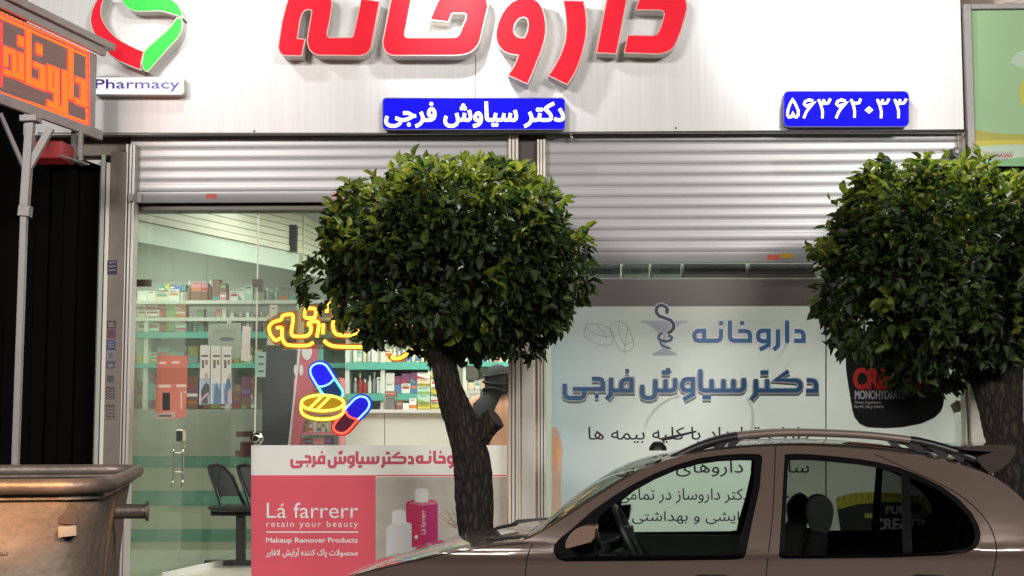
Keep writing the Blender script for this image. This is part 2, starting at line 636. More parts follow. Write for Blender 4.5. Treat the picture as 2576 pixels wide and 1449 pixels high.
# ------------------------------------------------------------------ ground
b = MB(); b.box(-40, -30, -.3, 40, 9.2, 0)
struct(b.build('road', m_asphalt))
b = MB(); b.box(-40, 9.2, -.3, 40, 9.36, .15)
struct(b.build('kerb', m_kerb, bevel=.02))
b = MB(); b.box(-40, 9.36, -.3, 40, 11.0, .146)
struct(b.build('pavement', m_pave))

# ------------------------------------------------------------------ pharmacy building
YG, YS, YP, YF = 10.90, 10.75, 10.64, 10.60     # glass, shutters, piers, sign board
ZF = .36
FX0, FX1 = W(60, 300, YF).x, W(2424, 300, YF).x
FZ0 = W(1288, 332, YF).z
bld = thing('pharmacy_building', 'two bay pharmacy shopfront with white sign board, roller shutters and glass windows', 'shop', (0, 10.9, .15))
b = MB()
b.box(FX0, YF, FZ0, FX1, YF + .03, 5.6)
b.box(FX0, YF + .03, FZ0 + .003, FX0 + .03, YP, 5.59)
b.box(FX1 - .03, YF + .03, FZ0 + .003, FX1, YP, 5.59)
b.box(FX0 + .03, YF + .03, FZ0 + .006, FX1 - .03, YS - .03, FZ0 + .03)
fas = b.build('sign_board', m_fascia, bld)
b = MB()
b.prism([rect(1195.5, 60, 1197.3, 338)], on(YF - .0015), 0, .001)
b.prism([rect(95, 333.5, 2424, 336.5)], on(YF - .0025), 0, .002)
for q in ((1182, 100), (640, 330), (1700, 322)):
    b.prism([[(q[0] + 3 * math.cos(a), q[1] + 3 * math.sin(a)) for a in (0, 1, 2, 3, 4, 5)]], on(YF - .002), 0, .001)
b.build('panel_joint', M('dark_joint', (.16, .15, .14), .7), fas)
# upper wall behind / above
b = MB(); b.box(FX0 - .02, YP + .15, FZ0 - .12, FX1 + .3, 11.05, 6.2)
b.build('upper_wall', m_pier, bld)

# shutters -----------------------------------------------------------------


def shutter(px0, px1, zb, name):
    x0, x1 = W(px0, 450, YS).x, W(px1, 450, YS).x
    pitch = .0815
    zt = FZ0 + .10
    mb = MB()
    prof = []
    n = int((zt - zb - .085) / pitch) + 1
    zz = zb + .088
    prof += [(zb, .0), (zb, -.022), (zb + .004, -.026), (zb + .080, -.026), (zb + .085, -.020), (zb + .085, -.002)]
    for k in range(n):
        z = zz + k * pitch
        for t, d in ((.0, -.002), (.02, -.0075), (.12, -.0088), (.30, -.0098), (.48, -.0098), (.62, -.0088), (.68, -.0094), (.78, -.0086), (.93, -.0074), (.968, -.0066), (.976, -.002)):
            prof.append((z + t * pitch, d))
    N = len(prof)
    vs = [(x, YS + d, z) for x in (x0, x1) for z, d in prof]
    mb.add(vs, [(i, i + 1, N + i + 1, N + i) for i in range(N - 1)], 0)
    o = mb.build('roller_shutter', m_alu, bld, smooth=50)
    return o, x0, x1


ZB1, ZB2 = W(700, 510, YS).z, W(1900, 662, YS).z
sh1, sx0, sx1 = shutter(328, 1284, ZB1, 'a')
sh2, sx2, sx3 = shutter(1373, 2421, ZB2, 'b')
# small stickers on the bottom rails
for px0, py0, px1, py1, c, lab in ((519, 488, 545, 499, S(196, 70, 40), 'small orange sticker on the bottom rail of the raised left shutter'),
                                   (1930, 641, 1961, 653, S(214, 84, 50), 'small orange sticker on the right shutter rail beside the yellow one'),
                                   (1964, 637, 1995, 649, S(196, 150, 20), 'small yellow sticker on the bottom rail of the right shutter'),
                                   (835, 482, 866, 500, S(205, 150, 160), 'pale pink paper sticker on the left shutter rail at the crown edge')):
    b = MB()
    b.prism([rect(px0, py0, px1, py1)], on(YS - .0285), 0, .0015)
    tag(b.build('sticker', M('sticker', c, .5)), lab, 'sticker', 'stickers on the shutter rails')
# guide rails


def channel(px0, px1, py0, z0, mat, Y, name='shutter_guide'):
    mb = MB()
    xa, xb = W(px0, 800, Y).x, W(px1, 800, Y).x
    zt = W(px0, py0, Y).z
    w = xb - xa
    for t0, t1, dy in ((0, .26, 0), (.26, .36, .035), (.36, .62, .008), (.62, .72, .04), (.72, 1., .0)):
        mb.box(xa + w * t0, Y + dy, z0, xa + w * t1, Y + .12, zt - dy * .2)
    return mb.build(name, mat, bld, bevel=.003)


channel(306, 330, 362, ZF, m_alu2, YS - .10)
channel(1279, 1304, 338, ZF, m_cream, YS - .06)
channel(1352, 1373, 350, ZF, m_cream, YS - .09)
channel(2422, 2436, 330, ZF, m_cream, YS - .03)
# piers
b = MB()
b.box(W(268, 800, YP).x, YP, .146, W(308, 800, YP).x, YP + .35, FZ0 - .12)
b.build('pier', m_pier, bld, bevel=.006)
b = MB()
b.box(W(261, 800, YP + .04).x, YP + .01, .146, W(267.5, 800, YP).x, YP + .3, FZ0 - .2)
b.build('pier_edging', m_cream, bld, bevel=.004)
b = MB()
b.box(W(1304, 800, YP).x, YP + .07, .146, W(1353, 800, YP).x, YP + .45, 2.75)
b.build('pier', m_cream, bld)
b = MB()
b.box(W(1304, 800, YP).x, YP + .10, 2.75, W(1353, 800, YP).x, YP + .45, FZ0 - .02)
b.build('pier_top_shade', M('shade_umber', (.075, .062, .055), .6, var=.2), bld)  # shade on the recessed pier top, put in as a dark box
b = MB()
b.box(W(1312, 800, YP).x, YP + .035, .146, W(1340, 800, YP).x, YP + .07, 2.75)
b.build('pier_edging', m_cream, bld, bevel=.004)
b = MB()
b.box(W(2437, 800, YP).x, YP + .02, .146, W(2480, 800, YP).x, YP + .4, FZ0 + .3)
b.build('pier', m_cream, bld, bevel=.004)
# rail lock box on the left guide
b = MB()
b.prism([rect(322, 487, 334, 506)], on(YS - .13), 0, .04)
b.build('rail_lock', m_steel, bld, bevel=.004)
b = MB()
b.prism([rect(334, 486, 356, 509)], on(YS - .05), 0, .03)
b.build('rail_lock', m_steel, bld, bevel=.004)

# shop room ------------------------------------------------------------------
RX0, RX1, RY1 = W(262, 800, 10.72).x, W(2445, 800, YG).x, 14.9
RXB = W(235, 800, RY1).x            # the left party wall runs back at an angle
plan = [(RX0, 10.66), (RX1, 10.66), (RX1, RY1), (RXB, RY1)]
pf = lambda a, b_, d: Vector((a, b_, d))
b = MB()
b.prism([plan], pf, ZF, .146)
b.build('shop_floor', m_tile, bld)
b = MB()
b.prism([[(q[0], max(q[1], YG + .05)) for q in plan]], pf, 3.42, 3.5)
b.build('shop_ceiling', m_ceil, bld)
b = MB(); b.box(RXB - .05, RY1, ZF, RX1 + .05, RY1 + .1, 3.5)
b.box(RX1, YG - .1, ZF, RX1 + .05, RY1, 3.5)
b.hexa([Vector((RX0 - .03, 10.66, .15)), Vector((RX0 + .0, 10.66, .15)), Vector((RXB, RY1, .15)), Vector((RXB - .05, RY1, .15))],
       [Vector((RX0 - .03, 10.66, 3.5)), Vector((RX0 + .0, 10.66, 3.5)), Vector((RXB, RY1, 3.5)), Vector((RXB - .05, RY1, 3.5))])
b.box(-.30, YG + .12, ZF, -.24, RY1, 3.42)  # added unseen divider, keeps the right bay's light off the counters
b.build('shop_wall', m_wallg, bld)
# header over the left glass, frames
b = MB()
xa, xb = W(328, 800, YG).x, W(1280, 800, YG).x
z0, z1 = W(700, 534, YG).z, W(700, 505, YG).z
b.box(xa, YG - .10, z0, xb, YG + .06, z1 + .25)
b.build('window_header', m_brown, bld, bevel=.004)
b = MB()
b.box(xa, YG - .05, ZF, W(336, 800, YG).x, YG + .05, z0)
b.build('window_jamb', M('grey_green_jamb', (.30, .30, .26), .5), bld)
# glass panes: transom + fixed right panes
xt = W(646, 800, YG).x
zt = W(500, 709, YG).z
b = MB(); b.box(W(337, 800, YG).x, YG, zt + .005, xt - .004, YG + .01, z0)
b.build('transom_pane', m_glass, bld)
xs = W(968, 900, YG).x
b = MB(); b.box(xt + .004, YG, ZF, xs - .002, YG + .01, z0); b.build('window_pane', m_glass, bld)
b = MB(); b.box(xs + .002, YG, ZF, xb - .03, YG + .01, z0); b.build('window_pane', m_glass, bld)
b = MB(); b.box(xt - .006, YG - .003, ZF, xt + .004, YG + .013, z0)
b.build('glass_edge', M('pale_glass_edge', (.72, .74, .62), .3), bld)
# patch fittings
b = MB()
b.prism([rect(331, 703, 378, 720)], on(YG - .02), 0, .045)
b.build('patch_fitting', m_brown, bld, bevel=.004)
b = MB()
b.prism([[(634, 702), (659, 702), (659, 731), (648, 731), (648, 719), (634, 719)]], on(YG - .022), 0, .045)
b.build('patch_fitting', m_brown, bld, bevel=.003)
b = MB()
p = W(646, 1103, YG)
b.lathe((p.x, YG, p.z), [(.0, -.05), (.022, -.05), (.026, -.045), (.03, -.03), (.045, -.025), (.05, -.012), (.05, 0), (.047, 0)], 24, ax='y')
b.build('pane_stud', m_chrome, bld, smooth=40)

# door leaf, swung inward
hx = W(341, 900, YG + .05).x
hinge = Vector((hx, YG + .03, ZF + .01))
free = W(458, 1200, YG + .62); free.z = hinge.z
dd = (free - hinge); dl = dd.length; dd.normalize()
dn = Vector((-dd.y, dd.x, 0))
b = MB()
b.hexa([hinge - dn * .005, free - dn * .005, free + dn * .005, hinge + dn * .005],
       [v + Vector((0, 0, zt - .02 - hinge.z)) for v in (hinge - dn * .005, free - dn * .005, free + dn * .005, hinge + dn * .005)])
door = b.build('door_leaf', GL('door_glass', (.90, .94, .90), 1.4, 0, .05), bld)
b = MB()
a = W(434, 1180, YG + .5)


def dpt(px, py, off):     # point on the door plane, pushed off it
    q = WP(px, py, hinge, dn)
    return q + dn * off


for off, xo in ((-.045, -.0), (.045, .0)):
    pts = [dpt(448, 1092 + t, off) for t in (26, 34, 44, 70, 100, 118, 126, 136)]
    pts[0] += dd * .03; pts[-1] -= dd * .03
    pts[1] += dd * .01; pts[-2] -= dd * .01
    b.tube(pts, .010, 10)
for py in (1141, 1189):
    b.tube([dpt(448, py, -.045), dpt(448, py, .045)], .007, 8)
b.build('door_handle', m_chrome, door, smooth=40)
b = MB()
q = dpt(455, 1096, 0)
b.bar(q - dn * .035, q + dn * .035, .05, .09)
b.build('door_lock', m_chrome, door, bevel=.008)
b = MB()
q = dpt(441, 1440, 0)
b.bar(q - dd * .06 + Vector((0, 0, -.02)), q + dd * .06 + Vector((0, 0, -.02)), .04, .09)
b.build('pivot_fitting', m_chrome, door, bevel=.006)

# inner glass partition receding to the right, with slatted bulkhead
PA, PB, PC = W(322, 1000, YG + .1), W(752, 1000, 13.3), W(850, 1000, 14.7)
PA.z = PB.z = PC.z = ZF
zr = 3.06
b = MB()


def wallseg(mb, A, B, z0, z1, th, m=0, t0=0., t1=1.):
    d = (B - A); n = Vector((-d.y, d.x, 0)).normalized() * th / 2
    P, Q = A.lerp(B, t0), A.lerp(B, t1)
    lo, hi = Vector((0, 0, z0)), Vector((0, 0, z1))
    for v in (P, Q):
        v.z = 0
    mb.hexa([P - n + lo, Q - n + lo, Q + n + lo, P + n + lo], [P - n + hi, Q - n + hi, Q + n + hi, P + n + hi], m)


for t0, t1 in ((0, .40), (.403, .70), (.703, .985)):
    wallseg(b, PA, PB, ZF, zr - .002, .01, 0, t0, t1)
wallseg(b, PB, PC, ZF, zr - .002, .01, 0, .03, 1)
b.build('partition_pane', m_glass2, bld)
b = MB()
for A, B in ((PA, PB), (PB, PC)):
    wallseg(b, A, B, zr - .16, zr + .0, .016, 0, 0, .98)
b.build('frosted_strip', m_mint, bld)
b = MB()
for A, B in ((PA, PB), (PB, PC)):
    for k in range(7):
        z = zr + .004 + k * .058
        wallseg(b, A, B, z, z + .052, .05 + .012 * (k == 0), 0)
        wallseg(b, A, B, z + .052, z + .058, .02, 1)
b.build('slatted_bulkhead', [m_cream2, M('slat_gap', (.22, .2, .12), .7)], bld)
b = MB()
b.box(PB.x - .025, PB.y - .03, ZF, PB.x + .03, PB.y + .03, 3.4)
b.build('partition_post', m_cream2, bld)
b = MB()
q = W(733, 600, 13.1)
b.box(q.x - .05, 13.06, q.z - .12, q.x + .05, 13.14, q.z + .12)
b.tube([q + Vector((-.03, -.06, .06)), q + Vector((-.055, -.07, 0)), q + Vector((-.06, -.07, -.12))], .012, 8, 1)
b.build('junction_box', [m_black, m_white], bld)
# white threshold strip on the floor
b = MB()
A, B = W(415, 1455, 11.15), W(602, 1400, 12.5)
A.z = B.z = ZF + .02
b.bar(A, B, .05, .04)
b.build('floor_strip', m_white, bld)
# right bay: sill boxes behind the glass and head rail
b = MB()
xa2, xb2 = W(1374, 900, YG).x, W(2430, 900, YG).x
b.box(xa2, YG, ZF, xb2, YG + .01, FZ0 - .1)
b.build('window_pane', m_glass, bld)
b = MB()
b.prism([rect(1375, 699, 2430, 705)], on(YG + .03), 0, .5)
b.build('display_ledge', M('pale_ledge', (.42, .43, .40), .6), bld)
b = MB()
b.prism([rect(1386, 702, 2430, 772)], on(YG - .008), 0, .004)
b.build('window_header', M('grey_brown_band', (.115, .098, .088), .45, var=.15, vs=2), bld)

# the one ceiling light the door glass shows
m_panel = EM('led_panel', (.96, 1., .92), 9.)
q = W(362, 584, 13.9)
b = MB()
b.box(q.x - .33, 13.9 - .33, 3.395, q.x + .33, 13.9 + .33, 3.42, 0)
tag(b.build('ceiling_light', m_panel), 'lit ceiling panel seen through the upper left corner of the door glass', 'ceiling light')

# ------------------------------------------------------------------ signs on the board
YL = YF - .15                      # front face of the big letters
r2 = lambda X, Y: (638.9 + X * .26455, Y * .26455)
r3 = lambda X, Y: (1277.8 + X * .26455, Y * .26455)
r1 = lambda X, Y: (X * .26455, Y * .26455)
Lne = [(380, -70), (650, -70), (715, -40), (738, 0), (742, 60), (722, 190), (695, 310), (700, 345), (720, 360), (925, 358), (945, 345), (1022, -8), (1195, 15), (1115, 450), (1100, 480), (1075, 507), (1045, 522), (1005, 530), (630, 526), (590, 520), (555, 500), (530, 475), (516, 440), (508, 380), (530, 240), (552, 110), (545, 95), (500, 93), (470, 115), (452, 150), (440, 185), (413, 368), (487, 375), (457, 532), (290, 530), (262, 518), (243, 490), (232, 455), (240, 390), (270, 200), (300, 80), (330, -20)]
Lxa = [(1345, -220), (1535, -220), (1495, 0), (1432, 325), (1438, 350), (1458, 360), (1890, 358), (1925, 352), (1948, 335), (1962, 310), (2022, 165), (2020, 140), (2003, 128), (1900, 128), (1880, 136), (1870, 155), (1850, 209), (1675, 190), (1745, 20), (1790, -50), (1870, -75), (2110, -75), (2180, -45), (2212, 0), (2225, 60), (2150, 380), (2132, 425), (2100, 465), (2055, 500), (2000, 518), (1920, 528), (1335, 528), (1295, 520), (1260, 500), (1238, 465), (1226, 420), (1230, 380)]
Lv = [(-60, 140), (-15, 70), (40, 20), (100, -10), (170, -22), (240, -10), (290, 20), (325, 75), (348, 150), (360, 235), (358, 320), (340, 410), (310, 500), (265, 610), (230, 700), (186, 800), (0, 715), (55, 640), (85, 575), (101, 526), (50, 520), (0, 508), (-40, 488), (-80, 450), (-105, 400), (-115, 340), (-108, 280), (-90, 210)]
Lvh = [(150, 163), (172, 170), (188, 192), (196, 235), (185, 300), (162, 358), (120, 362), (88, 350), (62, 325), (52, 290), (60, 245), (80, 205), (115, 172)]
Lr = [(525, 6), (718, 10), (735, 90), (747, 180), (748, 260), (738, 370), (715, 470), (690, 560), (660, 640), (630, 705), (565, 806), (385, 720), (430, 655), (470, 585), (505, 515), (535, 430), (550, 370), (557, 280), (552, 180), (542, 90)]
La = [(983, -220), (1172, -220), (1030, 512), (840, 503)]
Ld = [(1265, -60), (1215, 95), (1445, 97), (1475, 106), (1488, 135), (1470, 210), (1440, 290), (1422, 320), (1395, 336), (1360, 340), (1140, 336), (1105, 503), (1425, 514), (1490, 505), (1540, 483), (1575, 450), (1605, 395), (1645, 290), (1680, 170), (1700, 90), (1698, 30), (1680, -15), (1650, -45), (1590, -60)]
let = thing('pharmacy_lettering', 'huge glowing red block letters across the top of the white sign board', 'sign', W(1200, 100, YF))


def letter(cs, tf):
    mb = MB()
    cs = [[tf(*q) for q in c] for c in cs]
    mb.prism(cs, on(YL), 0, YF - YL, 0, 1, back=False)
    # thin pale trim round the face
    for c in cs:
        mb.stroke(c, 2.6, on(YL), -.004, 2, closed=True)
    return mb.build('letter', [m_red, m_redside, m_redrim], let)


letter([Lne], r2); letter([Lxa], r2); letter([Lv, Lvh], r3); letter([Lr], r3); letter([La], r3); letter([Ld], r3)

logo = thing('heart_logo_sign', 'raised red and green ribbon heart emblem left of the big red letters', 'logo', W(400, 100, YF))
Gr = [(1010, -45), (950, -45), (905, 30), (875, 100), (862, 180), (866, 230), (880, 280), (920, 360), (960, 425), (1010, 485), (1065, 535), (1130, 580), (1240, 628), (1345, 668), (1340, 640), (1345, 580), (1368, 492), (1310, 470), (1240, 436), (1170, 400), (1110, 360), (1060, 315), (1015, 260), (985, 210), (965, 160), (960, 110), (968, 50), (985, 0)]
Gg1 = [(1352, 600), (1372, 495), (1420, 440), (1480, 388), (1545, 330), (1600, 280), (1645, 225), (1685, 168), (1715, 172), (1735, 195), (1734, 245), (1726, 290), (1710, 330), (1690, 365), (1600, 462), (1500, 575), (1410, 682), (1385, 678), (1365, 660)]
Gg2 = [(1130, -40), (1160, 5), (1185, 45), (1215, 75), (1255, 98), (1310, 110), (1400, 108), (1500, 104), (1560, 110), (1620, 128), (1690, 150), (1742, 172), (1722, 95), (1692, 42), (1655, 10), (1600, -20), (1560, -40)]
for nm, c, mt in (('red_ribbon', Gr, m_red), ('green_ribbon', Gg1, m_green), ('green_ribbon', Gg2, m_green)):
    mb = MB()
    cc = [r1(*q) for q in c]
    mb.prism([cc], on(YL + .02), 0, YF - YL - .02, 0, 1, back=False)
    mb.stroke(cc, 2.4, on(YL + .02), -.004, 2, closed=True)
    mb.build(nm, [mt, m_redside, M('pale_trim', (.72, .74, .62), .4)], logo)


def rr(px0, py0, px1, py1, r, n=5):
    out = []
    for cx, cy, a0 in ((px1 - r, py0 + r, -90), (px1 - r, py1 - r, 0), (px0 + r, py1 - r, 90), (px0 + r, py0 + r, 180)):
        for k in range(n + 1):
            a = R(a0 + 90 * k / n)
            out.append((cx + r * math.cos(a), cy + r * math.sin(a)))
    return out


def lightbox(name, label, r, rad, Y, mface, mside, extra=None):
    t = thing(name, label, 'sign', W((r[0] + r[2]) / 2, r[3], YF))
    mb = MB()
    mb.prism([rr(*r, rad)], on(Y), 0, YF - Y, 0, 1, back=False)
    mb.stroke(rr(*r, rad), 2.2, on(Y), -.003, 1, closed=True)
    mb.build('box', [mface, mside], t)
    return t


t = lightbox('pharmacy_box_sign', 'white lit box sign reading Pharmacy in violet under the heart emblem', (233, 194, 463, 238), 8, YF - .09, m_box, M('grey_box_side', (.62, .58, .55), .5))
mb = MB(); write(mb, 'Pharmacy', (240, 200, 452, 230.5), on(YF - .09), -.005, 0, .012, depth=.003)
mb.build('lettering', m_purple, t)
m_bside = M('blue_box_side', (.13, .12, .30), .5)
t = lightbox('name_box_sign', 'long blue lit box sign with white Persian name under the red letters', (963, 247, 1421, 326), 9, YF - .07, m_blue, m_bside)
mb = MB(); write(mb, shape('دکتر سیاوش فرجی'), (969, 258, 1419, 320), on(YF - .07), -.005, 0, .030, depth=.003)
mb.build('lettering', m_litw, t)
t = lightbox('phone_box_sign', 'blue lit box sign with white Persian phone digits at the right of the board', (1971, 230, 2286, 319), 13, YF - .07, m_blue, m_bside)
mb = MB()
zz = lambda X, Y: (1894.5 + X * .26455, Y * .26455)
fnb = on(YF - .07)
five = [[(375, 950), (400, 985), (428, 1050), (428, 1095), (412, 1115), (392, 1110), (378, 1078), (362, 1112), (340, 1115), (326, 1095), (330, 1050), (352, 985), 'c']]
six = lambda x: [[(x + 70, 960), (x + 30, 950), (x - 5, 965), (x - 15, 990), (x + 5, 1010), (x + 85, 975), (x + 30, 1030), (x + 5, 1065), (x - 20, 1125)]]
three = lambda x: [[(x, 945), (x + 25, 1010), (x + 38, 1060), (x + 36, 1125)], [(x + 15, 965), (x + 22, 985), (x + 42, 985), (x + 52, 945)], [(x + 46, 970), (x + 60, 985), (x + 90, 980), (x + 112, 940)]]
two = lambda x: [[(x, 945), (x + 25, 1010), (x + 35, 1060), (x + 33, 1120)], [(x + 15, 970), (x + 40, 985), (x + 78, 978), (x + 92, 940)]]
for pth in (five, six(500), three(622), six(808), two(930), three(1180), three(1345)):
    strokes(mb, pth, 6.4, fnb, -.004, 0, zz)
mb.prism([[zz(1060, 1047), zz(1102, 1012), zz(1142, 1047), zz(1102, 1082)]], fnb, -.004, -.004)
mb.build('lettering', m_litw, t)

# ------------------------------------------------------------------ LED blade sign
A, B = W(228, 500, 10.2), W(0, 500, 9.13)
ld = Vector((A.x - B.x, A.y - B.y, 0)).normalized()       # towards the building
lN = Vector((ld.y, -ld.x, 0))                               # face normal (towards +x)
p0 = Vector((A.x, A.y, 0))
led = thing('led_blade_sign', 'slanted red LED message board on a thin white pole at the left', 'led sign', W(50, 1170, 9.0))


def lf(px, py, d=0.):
    return WP(px, py, p0, lN) - lN * d


lz = lambda X, Y: (X * .29400, Y * .29400)      # zoom picture (400x500 at 2.8975)


def lfz(X, Y, d=0.):
    return lf(*lz(X, Y), d)


# housing box
top0, bot0 = lfz(770, 440).z + .0, lfz(770, 1095).z
a0 = Vector((A.x, A.y, 0)) + ld * .04
b0 = a0 - ld * 2.0
mb = MB()
mb.hexa([a0 + Vector((0, 0, bot0)), b0 + Vector((0, 0, bot0)), b0 - lN * .16 + Vector((0, 0, bot0)), a0 - lN * .16 + Vector((0, 0, bot0))],
        [a0 + Vector((0, 0, top0)), b0 + Vector((0, 0, top0)), b0 - lN * .16 + Vector((0, 0, top0)), a0 - lN * .16 + Vector((0, 0, top0))])
mb.build('housing', m_housing, led, bevel=.008)
mb = MB()
for z, h, o in ((bot0 - .03, .07, .012), (top0 + .028, .055, .02)):
    q0, q1 = a0 + ld * .06 + lN * o + Vector((0, 0, z)), b0 + lN * o + Vector((0, 0, z))
    mb.bar(q0, q1, .03, h)
mb.bar(a0 + ld * .16 + lN * .02 + Vector((0, 0, top0 + .09)), b0 + lN * .02 + Vector((0, 0, top0 + .09)), .07, .05)
mb.build('frame_rail', m_housing, led, bevel=.004)
mb = MB()
mb.prism([[(-120, 60), (752, 445), (758, 1078), (-120, 778)]], lfz, -.004, .0)
mb.build('screen', m_ledbg, led)
mb = MB()
for k, (y0, sl) in enumerate(((112, .4455), (150, .4455), (796, .345), (828, .345))):
    if k == 2:
        mb.build('chaser_border', [m_led, m_ledr], led); mb = MB()
    n = 44
    for i in range(n):
        X0 = -110 + i * 860 / n
        X1 = X0 + 860 / n * (.86 if k in (1, 2) else .62)
        dy = 8 if (k in (0, 3)) and i % 2 else 0
        th = 11
        mb.prism([[(X0, y0 + sl * X0 - th + dy), (X1, y0 + sl * X1 - th + dy), (X1, y0 + sl * X1 + th), (X0, y0 + sl * X0 + th)]], lfz, -.007, -.004, 0)
mb.build('chaser_border', [m_led, m_ledr], led); mb = MB()
for i in range(22):
    y = 478 + i * 26
    mb.prism([[(730, y), (748, y + 6 + 4 * (i % 2)), (748, y + 22), (730, y + 16)]], lfz, -.007, -.004, 0)
mb.build('chaser_border', [m_led, m_ledr], led); mb = MB()
for i in range(22):
    y = 478 + i * 26
    if i < 21:
        mb.prism([[(2, 190 + y - 478 + i * .5), (10, 193 + y - 478 + i * .5), (10, 210 + y - 478 + i * .5), (2, 207 + y - 478 + i * .5)]], lfz, -.007, -.004, 1)
mb.build('chaser_border', [m_led, m_ledr], led)
Q = lambda x0, y0, x1, y1, th, sl=.40: [(x0, y0), (x1, y0 + (x1 - x0) * sl), (x1, y1 + th * 0 + (x1 - x0) * sl), (x0, y1)]
LB = [  # x0, ytop, x1, ybottom (left edge); slanted along the board
    (638, 655, 724, 700), (684, 676, 724, 868), (632, 838, 724, 878),                      # dal
    (578, 398, 616, 848),                                                                # alef
    (524, 598, 570, 945), (500, 905, 570, 950),                                           # re
    (398, 552, 496, 590), (398, 560, 440, 765), (454, 575, 496, 915), (398, 735, 496, 775), (396, 858, 496, 905),   # vav
    (302, 372, 352, 455), (276, 528, 380, 570), (332, 552, 382, 745), (212, 650, 382, 710), (212, 250, 256, 700),    # kha alef
    (146, 305, 194, 385), (150, 445, 194, 668), (92, 600, 194, 655),                        # noon
    (20, 392, 132, 440), (20, 400, 58, 560), (94, 430, 134, 640), (20, 590, 84, 632)]      # he
mb = MB()
for k, (x0, y0, x1, y1) in enumerate(LB):
    mb.prism([Q(x0, y0, x1, y1, 0)], lfz, -.009 - .0004 * (k % 4), -.004, 0)
mb.build('lettering', m_led, led)
mb = MB()
for k, (x0, y0, x1, y1) in enumerate(LB):
    mb.prism([Q(x0 - 4, y0 - 6, x1 + 4, y1 + 5, 0)], lfz, -.0058 - .0003 * (k % 4), -.0058 - .0003 * (k % 4), 0)
mb.stroke([(-110, 68), (752, 452), (757, 1070), (-110, 768)], 9, lfz, -.0052, 0, True)
mb.build('halo_leds', m_ledr, led)
# under-side reds: small red driver box and hanging bracket
mb = MB()
q = W(118, 383, 9.85)
mb.box(q.x - .11, 9.75, q.z - .06, q.x + .14, 10.0, q.z + .06)
mb.build('driver_box', M('red_box', (.55, .03, .03), .45), led, bevel=.006)
mb = MB()
for px in (186, 203):
    mb.bar(W(px, 330, 10.0), W(px, 404, 10.0), .03, .03)
mb.bar(W(144, 392, 9.75), W(216, 414, 10.1), .06, .012)
mb.bar(W(126, 362, 9.75), W(160, 398, 9.85), .025, .025)
mb.build('hanging_bracket', m_steel, led)
mb = MB()
Yp = 9.2
mb.bar(W(77, 300, Yp), W(61, 540, Yp), .055, .055)
mb.bar(W(61, 540, Yp), W(38, 1195, Yp), .042, .042)
q = W(38, 1195, Yp); mb.bar(q, Vector((q.x, q.y, .15)), .042, .042)
mb.bar(W(65, 518, Yp), W(62, 545, Yp), .075, .07)
mb.bar(W(77, 292, Yp), W(77, 308, Yp), .11, .11)
mb.build('pole', m_steel, led, bevel=.004)
mb = MB()
mb.bar(W(128, 322, Yp), W(71, 424, Yp), .035, .045)
mb.build('brace', m_steel, led)
mb = MB()
mb.bar(W(0, 285, Yp - .1), W(60, 422, Yp), .024, .024)
mb.build('brace', m_steel, led)

# ------------------------------------------------------------------ window film on the right bay
YW = YG - .010
fn = on(YW)
m_film = M('window_film', (.64, .70, .68), .42, var=.03, vs=1.2, trans=.35)
m_filmb = M('pale_blue_print', (.42, .55, .58), .42, var=.03, trans=.35)
wf = thing('window_film', 'pale printed film with blue Persian lettering covering the right window', 'window film', W(1900, 1449, YW))
mb = MB()
n = 24
ramp = bpy.data.materials.new('printed_film')
ramp.use_nodes = True
nt = ramp.node_tree
pb = nt.nodes['Principled BSDF']
tc = nt.nodes.new('ShaderNodeTexCoord'); sp = nt.nodes.new('ShaderNodeSeparateXYZ')
nt.links.new(tc.outputs['Object'], sp.inputs[0])
mr = nt.nodes.new('ShaderNodeMapRange'); mr.inputs[1].default_value = -1.53; mr.inputs[2].default_value = -.75
nt.links.new(sp.outputs[0], mr.inputs[0])
no = nt.nodes.new('ShaderNodeTexNoise'); no.inputs['Scale'].default_value = 1.3; no.inputs['Detail'].default_value = 4
nt.links.new(tc.outputs['Object'], no.inputs[0])
ad = nt.nodes.new('ShaderNodeMath'); ad.operation = 'MULTIPLY_ADD'; ad.inputs[1].default_value = .35; 
nt.links.new(no.outputs[0], ad.inputs[0]); nt.links.new(mr.outputs[0], ad.inputs[2])
cr = nt.nodes.new('ShaderNodeValToRGB')
cr.color_ramp.elements[0].position = .1; cr.color_ramp.elements[0].color = (.50, .60, .65, 1)
cr.color_ramp.elements[1].position = 1.1; cr.color_ramp.elements[1].color = (.82, .84, .82, 1)
e = cr.color_ramp.elements.new(.35); e.color = (.68, .75, .77, 1)
nt.links.new(ad.outputs[0], cr.inputs[0])
nt.links.new(cr.outputs[0], pb.inputs['Base Color']); pb.inputs['Roughness'].default_value = .4
tr = nt.nodes.new('ShaderNodeBsdfTranslucent'); nt.links.new(cr.outputs[0], tr.inputs[0])
ms = nt.nodes.new('ShaderNodeMixShader'); ms.inputs[0].default_value = .55
nt.links.new(pb.outputs[0], ms.inputs[1]); nt.links.new(tr.outputs[0], ms.inputs[2]); nt.links.new(ms.outputs[0], nt.nodes['Material Output'].inputs[0])
za, zb_ = ZF + .02, W(1900, 770, YW).z
mb.box(W(1387, 900, YW).x, YW - .0015, za, W(2430, 900, YW).x, YW, zb_)
mb.build('printed_sheet', ramp, wf)
mb = MB(); mb.prism([rect(2076.3, 772, 2079.0, 1500)], fn, -.003, -.001)
mb.build('sheet_seam', m_black, wf)
kz = lambda X, Y: (1397.0 + X * .27778, 749.6 + Y * .27778)
